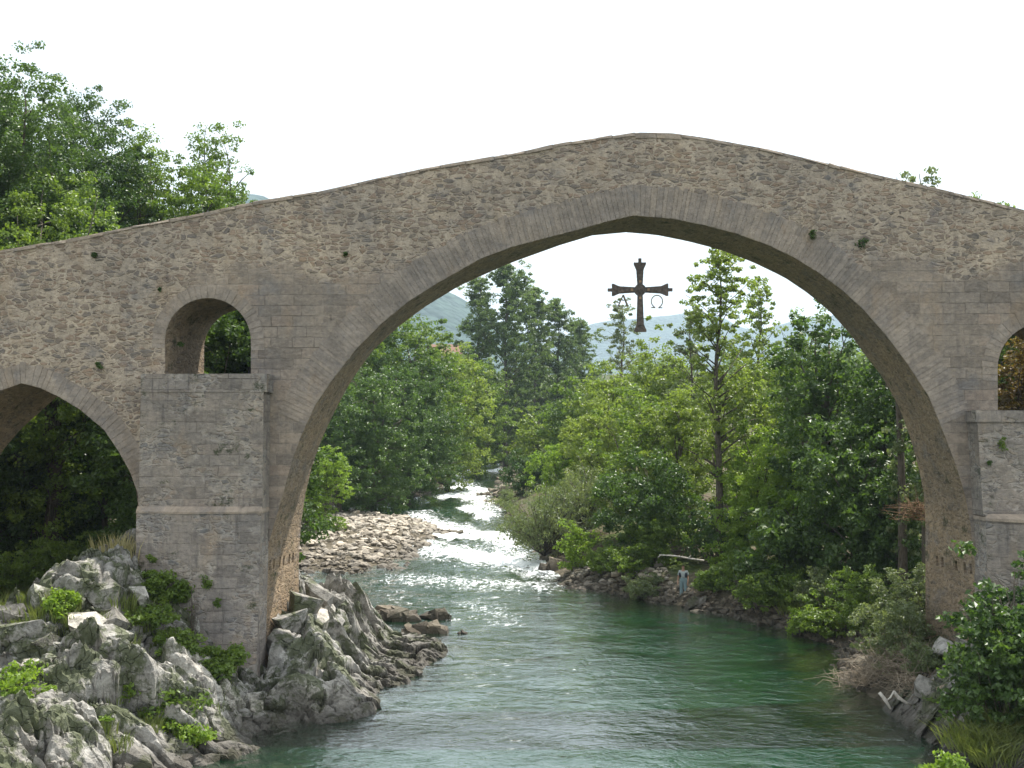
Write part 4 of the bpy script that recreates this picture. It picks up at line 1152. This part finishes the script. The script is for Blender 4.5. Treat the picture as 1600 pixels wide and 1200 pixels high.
plant('leafyA', 1225, 54, 800, 130, 'broadleaf_tree', 'dark young tree at the middle of the shaded right bank', T)
plant('shrubA', 1290, 47.6, 905, 100, 'bush', 'very dark bush over the undercut bank near the brambles', S)
plant('shrubA', 945, 63, 845, 60, 'bush', 'small bush on top of the cobble patch', S)
plant('broadB', 1010, 64, 700, 160, 'broadleaf_tree', 'dark hollow crowned tree above the man', T)
plant('poplarA', 1120, 61, 381, 160, 'poplar_tree', 'tall open poplar with a bare trunk right of the cross', T)
plant('poplarB', 1080, 76, 470, 90, 'poplar_tree', 'smaller pale poplar close left of the tall one', T)
plant('poplarA', 1185, 84, 430, 80, 'poplar_tree', 'thin poplar half hidden behind the tall one', T)
plant('broadC', 1180, 82, 540, 170, 'broadleaf_tree', 'tree with greyish leaves right behind the tall poplar trunk', T)
plant('brightA', 1185, 60, 650, 150, 'broadleaf_tree', 'bright green sapling thicket right of the poplar trunk', T)
plant('brightA', 1240, 57, 730, 130, 'broadleaf_tree', 'bright low sapling in front of the big dark right tree', T)
plant('leafyA', 1290, 58, 452, 190, 'broadleaf_tree', 'big dark leafy tree touching the right side of the arch', T)
plant('leafyA', 1380, 55, 520, 190, 'broadleaf_tree', 'dark leafy tree against the right pier', T)
plant('leafyA', 1330, 52, 640, 190, 'broadleaf_tree', 'large leaved dark tree low down beside the right pier', T)
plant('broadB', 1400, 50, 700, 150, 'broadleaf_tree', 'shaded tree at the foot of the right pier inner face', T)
plant('broadA', 1255, 70, 480, 130, 'broadleaf_tree', 'lit tree top between the poplar and the big dark tree', T)
plant('leafyA', 1130, 62, 780, 150, 'broadleaf_tree', 'shaded low tree around the poplar foot', T)
plant('shrubA', 1020, 62, 800, 110, 'bush', 'dark bush to the left above the man', S)
plant('shrubA', 985, 61, 850, 80, 'bush', 'low spreading bush just right of the cobble patch', S)
plant('shrubG', 1005, 58.6, 885, 70, 'bush', 'pale twiggy bush reaching over the water left of the man', S)
plant('shrubA', 1160, 55.5, 870, 100, 'bush', 'dense bush on the bank right of the leaning boulder', S)
plant('shrubA', 1220, 52.5, 880, 110, 'bush', 'green bush over the shaded shingle below the saplings', S)
plant('shrubG', 1282, 49.5, 880, 80, 'bush', 'grassy looking bush hanging over the undercut bank', S)
plant('shrubB', 1252, 48.6, 950, 50, 'bush', 'small light green bush low at the waterline', S)
plant('shrubA', 1345, 46, 880, 110, 'bush', 'dark bush at the waterside left of the brambles', S)
# --- beside the right pier
plant('shrubG', 1425, 40.5, 878, 130, 'bramble_bush', 'olive bramble bush against the foot of the right pier', S)
plant('shrubG', 1395, 38.5, 935, 150, 'bramble_bush', 'tangled bramble bush low in front of the right pier foot', S)
plant('figA', 1580, 31.5, 838, 210, 'fig_bush', 'large leaved glossy bush at the right picture edge', S)
plant('figA', 1560, 30.6, 965, 170, 'fig_bush', 'lower part bush below the large glossy one at the right edge', S)
plant('figA', 1640, 29.6, 960, 170, 'fig_bush', 'glossy bush cut off by the right picture edge', S)
plant('shrubB', 1480, 28.2, 1178, 70, 'bush', 'light green sprig at the bottom edge right of centre', S)
plant('russetA', 1590, 41.5, 520, 100, 'bush', 'reddish brown bush seen through the small right flood arch', S, base=-2)
plant('russetA', 1625, 42.5, 505, 90, 'bush', 'second russet bush at the edge of the small right flood arch', S, base=-2)
plant('shrubG', 1455, 35.6, 985, 90, 'bramble_bush', 'brownish bramble growing out of the rocks at the right pier corner', S)
plant('shrubA', 1500, 33.2, 1090, 90, 'bush', 'dark weeds between right ledge and glossy bush', S)
# --- tips over the right parapet
plant('nearleafB', 1545, 52, 288, 90, 'broadleaf_tree', 'light green tree tips over the right parapet near the picture edge', T)
plant('nearleafB', 1590, 50, 302, 90, 'broadleaf_tree', 'tree tip at the far right end of the parapet', T)
plant('poplarB', 1437, 47, 252, 34, 'slender_tree', 'single thin sapling tip above the right parapet', T)
plant('poplarB', 1400, 48, 258, 30, 'slender_tree', 'short sapling tip just left of the thin one above the parapet', T)
# --- left foreground
plant('shrubA', 228, 33.0, 950, 95, 'bush', 'dark low weeds right of the outcrop crest', S)
plant('shrubB', 205, 30.2, 1040, 80, 'bush', 'light weeds on the lower middle of the left outcrop', S)
plant('shrubA', 270, 30.6, 1062, 120, 'bush', 'mossy dark weeds low on the left outcrop near the water', S)
plant('shrubB', 300, 29.9, 1115, 80, 'bush', 'light weeds near the water at the bottom of the outcrop', S)
plant('shrubB', 140, 28.9, 1120, 100, 'bush', 'light weeds at the bottom edge left of centre of the outcrop', S)
plant('shrubA', 70, 28.4, 1100, 110, 'bush', 'green weeds beside the corner bush', S)
plant('shrubA', 345, 33.0, 1010, 80, 'bush', 'flat weeds under the left pier masonry', S)
plant('shrubB', 100, 31.6, 925, 50, 'bush', 'bright narrow weeds in the cleft of the outcrop crest', S)
plant('shrubB', 15, 27.6, 1040, 130, 'bush', 'bright bush in the bottom left corner', S)
plant('shrubA', 300, 34.4, 900, 50, 'ivy_bush', 'dark ivy bush growing at the foot of the left pier', S)
plant('shrubA', 245, 34.2, 890, 50, 'ivy_bush', 'leafy ivy bush at the left corner of the left pier', S)
plant('shrubA', 275, 32.6, 960, 70, 'bush', 'dark green bush on the rocks below the left pier', S)

# distant woods beyond the bend and up both valley sides: one mass
def woods():
    rng = np.random.default_rng(77); Cs = []; Rs = []
    for _ in range(150):
        y = rng.uniform(215, 420); x = rng.uniform(-.62, .60) * y
        if -.10 * y < x < .13 * y and y < 230: continue
        h = rng.uniform(9, 17) * (1 + .15 * (y > 320)); w = rng.uniform(3, 5.5)
        z = G(x, y)
        k = 46; d = rng.normal(size=(k, 3)); d /= np.linalg.norm(d, axis=1, keepdims=True)
        c = np.array([x, y, z + h * .55]) + d * np.array([w, w, h * .45]) * (rng.random(k) ** .35)[:, None]
        Cs.append(c); Rs.append(np.full(k, 1.5))
    for side, x0, x1, y0, y1, nn in ((-1, -75, -28, 60, 215, 90), (1, 24, 70, 60, 215, 80)):
        for _ in range(nn):
            y = rng.uniform(y0, y1); x = rng.uniform(x0, x1) * (1 + (y - 60) / 260)
            if abs(x / y) > .62: continue
            h = rng.uniform(8, 13); w = rng.uniform(2.6, 4.2); z = G(x, y)
            k = 46; d = rng.normal(size=(k, 3)); d /= np.linalg.norm(d, axis=1, keepdims=True)
            c = np.array([x, y, z + h * .52]) + d * np.array([w, w, h * .46]) * (rng.random(k) ** .35)[:, None]
            Cs.append(c); Rs.append(np.full(k, 1.2))
    V, F, t = leaves(np.concatenate(Cs), np.concatenate(Rs), 22, .62, .42, rng)
    tag(obj('woods', make_mesh('woods', V, F, M_LEAFF, False, attrs={'tint': t})), 'hazy far off woods on the valley sides', 'woods', kind='stuff')
woods()

# ------------------------------------------------------------------ grass, brambles, driftwood
def grass(name, pts, n, h, spread, mat, label, seed, lean=.35):
    rng = np.random.default_rng(seed); V = []; F = []; A = []; k = 0
    for (x, y, z, s) in pts:
        m_ = int(n * s)
        a = rng.uniform(0, 6.283, m_); r = spread * s * rng.random(m_) ** .6
        bx, by = x + np.cos(a) * r, y + np.sin(a) * r
        hh = h * s * rng.uniform(.5, 1.2, m_); la = a + rng.normal(0, .8, m_); ll = hh * lean * rng.uniform(.3, 1.6, m_)
        wv = .010 + .012 * rng.random(m_)
        px_, py_ = -np.sin(la + 1), np.cos(la + 1)
        for i in range(m_):
            dx, dy = math.cos(la[i]) * ll[i], math.sin(la[i]) * ll[i]; w = wv[i]
            V += [(bx[i] - px_[i] * w, by[i] - py_[i] * w, z - .05), (bx[i] + px_[i] * w, by[i] + py_[i] * w, z - .05),
                  (bx[i] + dx * .4 + px_[i] * w * .8, by[i] + dy * .4 + py_[i] * w * .8, z + hh[i] * .6), (bx[i] + dx * .4 - px_[i] * w * .8, by[i] + dy * .4 - py_[i] * w * .8, z + hh[i] * .6),
                  (bx[i] + dx, by[i] + dy, z + hh[i])]
            F += [(k, k + 1, k + 2, k + 3), (k + 3, k + 2, k + 4)]; k += 5; c = rng.random(); A += [c] * 5
    return tag(obj(name, make_mesh(name, V, F, mat, False, attrs={'tint': A})), label, 'grass', kind='stuff')
rr = random.Random(5)
pts = []
for _ in range(170):
    x, y = rr.uniform(-17.5, -9.5), rr.uniform(27, 34.6)
    if vnoise(x * .6, y * .6, 0, 71) > .05 and float(sdf(np.array([x]), np.array([y]))[0]) > .7: pts.append((x, y, G(x, y) + .12, rr.uniform(.5, 1.2)))
for px, py, d in [(110, 960, 31.8), (105, 975, 31.6), (95, 990, 31.4), (195, 1070, 30.8), (190, 1080, 30.6), (210, 1060, 30.9), (270, 1130, 30.6), (290, 1120, 30.8), (240, 1150, 30), (200, 1150, 29.8), (160, 1130, 30),
                  (130, 1180, 29.4), (60, 1190, 29), (350, 1040, 33.4), (300, 1090, 31.6), (260, 1000, 32.9), (280, 1020, 32.8), (150, 1160, 29.7), (330, 1110, 31.4), (90, 1150, 29.6)]:
    q = P(px, py, d); pts.append((q.x, d, q.z - .1, 1.0))
grass('grass', pts, 90, .42, .40, M_GRASS, 'fresh green grass tufts between the left outcrop rocks', 1)
pts = [(P(px, 900, d).x, d, G(P(px, 900, d).x, d), 1.0) for px, d in [(185, 35), (190, 35.6), (175, 35.3), (200, 34.9), (160, 35.8), (40, 34), (10, 33.6)]]
grass('tall_grass', pts, 60, .85, .35, M_STRAW, 'tall dry grass stems left of the left pier foot', 2, .25)
pts = []
for px, py, d in [(1560, 1150, 29.8), (1580, 1140, 30), (1540, 1165, 29.4), (1590, 1165, 29.5), (1530, 1140, 30), (1600, 1150, 29.9), (1555, 1175, 29.3), (1510, 1150, 29.9), (1570, 1120, 30.4), (1600, 1120, 30.4), (1625, 1150, 29.8)]:
    q = P(px, py, d); pts.append((q.x, d, q.z - .25, 1.2))
grass('tall_grass', pts, 140, .52, .55, M_GRASS, 'long arching grass in the bottom right corner', 3, .9)
pts = [(x, y, G(x, y), rr.uniform(.6, 1.2)) for x, y in [(rr.uniform(9.5, 15), rr.uniform(44, 52)) for _ in range(60)] if sdf(np.array([x]), np.array([y]))[0] > .4]
grass('grass', pts, 60, .6, .6, M_GRASS, 'grass hanging over the undercut right bank', 4, .7)
pts = [(x, y, G(x, y), rr.uniform(.7, 1.3)) for x, y in [(rr.uniform(-24, -13), rr.uniform(35, 43)) for _ in range(130)]]
grass('grass', pts, 60, .5, .6, M_GRASS, 'shaded grass on the ground beneath the left side arch', 6, .5)

def twigs(name, cx, cy, cz, w, h, n, seed, label, mat=M_DEAD, cat='brushwood', r0=.012, L=.9):
    rng = np.random.default_rng(seed); mm = MB(); e = empty(name, (cx, cy, cz), label, cat)
    for k in range(n):
        a = np.array([rng.normal(0, w * .4), rng.normal(0, w * .35), rng.random() * h * .5])
        d = rng.normal(size=3); d[2] = abs(d[2]) * .5 - .1; d /= np.linalg.norm(d); l = L * rng.uniform(.5, 1.4)
        m1 = a + d * l * .5 + rng.normal(size=3) * .1 * l; b = a + d * l + rng.normal(size=3) * .15 * l
        a, m1, b = [q + np.array([cx, cy, cz]) for q in (a, m1, b)]
        r = r0 * rng.uniform(.5, 1.4)
        mm.tube([a, m1, b], [r, r * .8, r * .3], 4)
    mm.build('branches', mat, e)
for px, py, d, w, h, n, sd, lab in [(1400, 1010, 37.5, 1.7, 1.2, 420, 1, 'tangle of dry twigs over the water at the right pier foot'),
                                  (1445, 985, 36.6, 1.1, 1.2, 300, 2, 'heap of bleached branches leaning against the right pier rock'),
                                  (1350, 1030, 38.5, 1.2, .5, 240, 3, 'low flood wrack of twigs reaching furthest into the green water'),
                                  (1440, 1050, 34.8, 1.0, .7, 200, 4, 'dry branches in front of the right pier root')]:
    q = P(px, py, d); twigs('brushwood', q.x, d, G(q.x, d) + .15, w, h, int(n * .8), sd, lab, r0=.009)
q = P(1432, 790, 41); twigs('brushwood', P(1436, 790, 40.6).x, 40.6, P(1436, 815, 40.6).z, .5, 1.2, 110, 7, 'brown dead creeper hanging at the back edge of the right pier', mat=M_CREEP, cat='creeper')

def branch(name, pts, r, label, mat, cat='driftwood', side=()):
    mm = MB(); P0 = pts[0]; e = empty(name, P0, label, cat)
    mm.tube(pts, r, 7)
    for s in side: mm.tube(*s, 5)
    mm.build('limb', mat, e, smooth=True)
branch('dead_branch', [tuple(P(1030, 867, 56.2)), tuple(P(1055, 868.5, 56.2)), tuple(P(1080, 873, 56.3)), tuple(P(1100, 876, 56.4))], [.028, .04, .045, .05], 'pale dead branch sticking out above the man', M_PALEWOOD, 'branch',
       side=[([tuple(P(1033, 867, 56.2)), tuple(P(1028, 871, 56.1))], [.03, .02]), ([tuple(P(1075, 872, 56.3)), tuple(P(1080, 868, 56.2))], [.03, .015])])
def Q(px, py, d): return tuple(P(px, py, d))
branch('driftwood', [Q(1374, 1082, 34.2), Q(1382, 1092, 34.1), Q(1392, 1108, 34.0)], [.05, .06, .03], 'white driftwood prong, left arm of the forked pair in the water', M_PALEWOOD, side=[([Q(1384, 1096, 34.1), Q(1391, 1090, 34.1), Q(1397, 1080, 34.2)], [.03, .03, .035])])
branch('driftwood', [Q(1396, 1080, 34.3), Q(1404, 1090, 34.2), Q(1416, 1098, 34.2), Q(1425, 1102, 34.3)], [.045, .06, .045, .025], 'white driftwood prong, right arm of the forked pair in the water', M_PALEWOOD)
branch('driftwood', [Q(1420, 1062, 35), Q(1436, 1060, 34.8), Q(1455, 1064, 34.6), Q(1470, 1062, 34.4)], [.03, .04, .05, .07], 'thin curved grey root above the forked driftwood', M_DEAD)
branch('driftwood', [Q(1440, 1092, 34), Q(1455, 1080, 33.8), Q(1475, 1076, 33.6), Q(1500, 1068, 33.5), Q(1515, 1045, 33.7)], [.05, .08, .12, .14, .10], 'thick twisted root lying on the rocks beside the right pier', M_DEAD)

# small plants rooted in the masonry
def wall_plant(px, py, s, label, mat=M_LEAFD, d=D0, n=160, straw=False):
    rng = np.random.default_rng(int(px * 7 + py)); q = P(px, py, d)
    C = np.array([[rng.normal(0, s * .16), -abs(rng.normal(0, .04)) - .03, rng.normal(0, s * .2) - .05] for _ in range(6)])
    V, F, t = leaves(C, np.full(6, s * .35), n // 6, .08, .05, rng)
    tag(obj('wall_plant', make_mesh('wall_plant', V, F, mat, False, attrs={'tint': t}), loc=(q.x, d, q.z)), label, 'plant')
wall_plant(1270, 365, .28, 'dark tuft growing above the right side of the arch ring', M_LEAFD)
wall_plant(1346, 380, .38, 'larger dark tuft to the right above the arch ring', M_LEAFD)
wall_plant(1563, 691, .34, 'green plant on the face of the right pier', M_LEAF, d=35.1)
wall_plant(155, 568, .26, 'dark tuft left of the small left flood arch', M_LEAFD)
wall_plant(540, 394, .16, 'small tuft high between flood arch and arch ring', M_LEAFD)
wall_plant(148, 396, .26, 'dark tuft near the left parapet', M_LEAFD)
wall_plant(250, 350 + 100, .12, 'tiny tuft above the small left flood arch', M_LEAFD)
wall_plant(1545, 720, .18, 'small plant at the corner of the right pier', M_LEAFD, d=35.1)
wall_plant(283, 535, .22, 'ferny tuft at the left spring of the small flood arch', M_LEAFD, d=36.5)
for i, (px, py, s, lab) in enumerate([(325, 905, .45, 'ivy patch low on the face of the left pier'), (240, 870, .35, 'upright ivy sprig at the left edge of the left pier'), (340, 940, .3, 'small ivy patch below the larger one on the left pier')]):
    wall_plant(px, py, s, lab, M_LEAF, d=34.75, n=300)

# ------------------------------------------------------------------ the man on the bank
def cloth(name, c, rough=.85):
    return simple(name, tuple(x * .85 for x in c), c, 14, rough, .15)
M_SKIN = cloth('skin', (.36, .22, .16), .55); M_HAIR = cloth('hair', (.06, .035, .02)); M_SHIRT = cloth('shirt_cloth', (.32, .36, .36)); M_VEST = cloth('vest_cloth', (.03, .035, .05))
M_WADER = cloth('wader_cloth', (.17, .24, .26)); M_BOOT = cloth('boot_rubber', (.10, .10, .09))
def skin_obj(name, pts, edges, rad, mat, parent, sub=2, root=0):
    me = bpy.data.meshes.new(name); me.from_pydata(pts, edges, []); me.update()
    o = obj(name, me, parent); me.materials.append(mat)
    sk = o.modifiers.new('skin', 'SKIN'); sk.use_smooth_shade = True
    for i, v in enumerate(me.skin_vertices[0].data):
        v.radius = (rad[i], rad[i]) if not hasattr(rad[i], '__len__') else rad[i]; v.use_root = (i == root)
    s = o.modifiers.new('sub', 'SUBSURF'); s.levels = sub; s.render_levels = sub
    return o
mx, my = W(1068, 943)
mz = -8.78
qm = P(1068, 936, my)
man = empty('person', (qm.x, my, qm.z + .02), 'person in waders, pale shirt and dark vest standing on rocks at the right bank', 'person', rz=R(-18))
pts = [(0, 0, .95), (0, 0, 1.12), (0, -.01, 1.30), (0, 0, 1.44), (0, -.015, 1.53), (0, -.03, 1.60), (0, -.03, 1.70),
       (.10, 0, .90), (.12, -.03, .50), (.13, .01, .09), (.14, -.13, .04),
       (-.10, 0, .90), (-.11, .0, .50), (-.12, .02, .09), (-.13, -.12, .04),
       (.19, 0, 1.41), (.25, .02, 1.14), (.25, -.08, .90), (.25, -.10, .84),
       (-.19, 0, 1.41), (-.27, .02, 1.15), (-.29, -.04, .90), (-.29, -.06, .84)]
ed = [(0, 1), (1, 2), (2, 3), (3, 4), (4, 5), (5, 6), (0, 7), (7, 8), (8, 9), (9, 10), (0, 11), (11, 12), (12, 13), (13, 14), (3, 15), (15, 16), (16, 17), (17, 18), (3, 19), (19, 20), (20, 21), (21, 22)]
rad = [.11, .10, .10, .065, .058, .085, .075, .09, .06, .042, .04, .09, .06, .042, .04, .06, .042, .03, .036, .06, .042, .03, .036]
for base, sx in ((18, 1), (22, -1)):
    bx, by, bz = pts[base]
    for i, (dx, L) in enumerate([(-.03, .075), (-.01, .085), (.01, .082), (.028, .065)]):
        n0 = len(pts); pts += [(bx + dx * .6, by - .015 + dx, bz - .05), (bx + dx * .6, by - .02 + dx, bz - .05 - L * .6), (bx + dx * .5 - sx * .01, by - .03 + dx, bz - .05 - L)]
        ed += [(base, n0), (n0, n0 + 1), (n0 + 1, n0 + 2)]; rad += [.010, .009, .008]
    n0 = len(pts); pts += [(bx - sx * .03, by - .04, bz - .02), (bx - sx * .04, by - .065, bz - .06)]; ed += [(base, n0), (n0, n0 + 1)]; rad += [.011, .009]
skin_obj('body', pts, ed, rad, M_SKIN, man)
skin_obj('waders', [(0, 0, .98), (0, 0, 1.14), (.10, 0, .88), (.12, -.03, .50), (.13, .01, .12), (-.10, 0, .88), (-.11, 0, .50), (-.12, .02, .12)], [(0, 1), (0, 2), (2, 3), (3, 4), (0, 5), (5, 6), (6, 7)],
         [(.20, .15), (.185, .14), .12, .095, .085, .12, .095, .085], M_WADER, man)
skin_obj('shirt', [(0, 0, 1.00), (0, -.01, 1.28), (0, 0, 1.43), (.19, 0, 1.42), (.25, .02, 1.20), (-.19, 0, 1.42), (-.27, .02, 1.20)], [(0, 1), (1, 2), (2, 3), (3, 4), (2, 5), (5, 6)],
         [(.175, .135), (.19, .14), (.12, .11), .08, .065, .08, .065], M_SHIRT, man)
for sx in (-1, 1):
    skin_obj('vest', [(.10 * sx, -.02, 1.10), (.11 * sx, -.03, 1.26), (.10 * sx, -.02, 1.42)], [(0, 1), (1, 2)], [(.09, .15), (.095, .155), (.06, .12)], M_VEST, man)
for sx in (.13, -.12):
    skin_obj('boot', [(sx, .02, .10), (sx, 0, .05), (sx * 1.05, -.14, .04)], [(0, 1), (1, 2)], [.06, .055, .048], M_BOOT, man)
skin_obj('hair', [(0, .0, 1.66), (0, -.01, 1.735)], [(0, 1)], [.095, .085], M_HAIR, man)
mm = MB()
for sx in (-.03, .03):
    mm = MB(); mm.box(sx - .012, sx + .012, -.118, -.108, 1.635, 1.65); obj('eye', make_mesh('eye', np.concatenate(mm.V), mm.F, M_HAIR), man)


# ------------------------------------------------------------------ far house between the trees
hx = P(697, 552, 235)
house = empty('house', (hx.x, 235, hx.z - 4), 'small far house with a reddish tiled roof among the left bank trees', 'house')
M_PLAS = simple('house_plaster', (.35, .32, .28), (.42, .40, .35), 2); M_TILE = simple('roof_tile', (.15, .09, .065), (.21, .125, .09), 3, stretch=(4, 4, 1))
mm = MB(); mm.box(hx.x - 3, hx.x + 3, 231, 239, hx.z - 14, hx.z - .5); mm.build('wall', M_PLAS, house)
mm = MB()
V = [(hx.x - 3.4, 230.5, hx.z - .5), (hx.x + 3.4, 230.5, hx.z - .5), (hx.x + 3.4, 239.5, hx.z - .5), (hx.x - 3.4, 239.5, hx.z - .5), (hx.x - 3.4, 235, hx.z + 2), (hx.x + 3.4, 235, hx.z + 2)]
mm.add(V, [(0, 1, 5, 4), (2, 3, 4, 5), (0, 4, 3), (1, 2, 5), (3, 2, 1, 0)]); mm.build('roof', M_TILE, house)
mm = MB()
M_PANE = simple('dark_pane', (.03, .035, .04), (.05, .06, .07), 3, .2, .5)
for k in (-2, 1.2):
    mm = MB(); mm.box(hx.x + k, hx.x + k + .9, 230.9, 231.05, hx.z - 3.4, hx.z - 1.9); mm.build('window', M_PANE, house)

# ------------------------------------------------------------------ haze
t = NT('valley_haze')
vp = t.n('VolumePrincipled')
vp.inputs['Color'].default_value = (.66, .84, 1.0, 1)
vp.inputs['Density'].default_value = .00020
vp.inputs['Anisotropy'].default_value = .3
t.t.links.new(vp.outputs[0], t.out.inputs['Volume'])
mm = MB(); mm.box(-7000, 7000, -600, 5300, -400, 640)
tag(obj('haze', mm.mesh('haze', t.m)), kind='stuff')
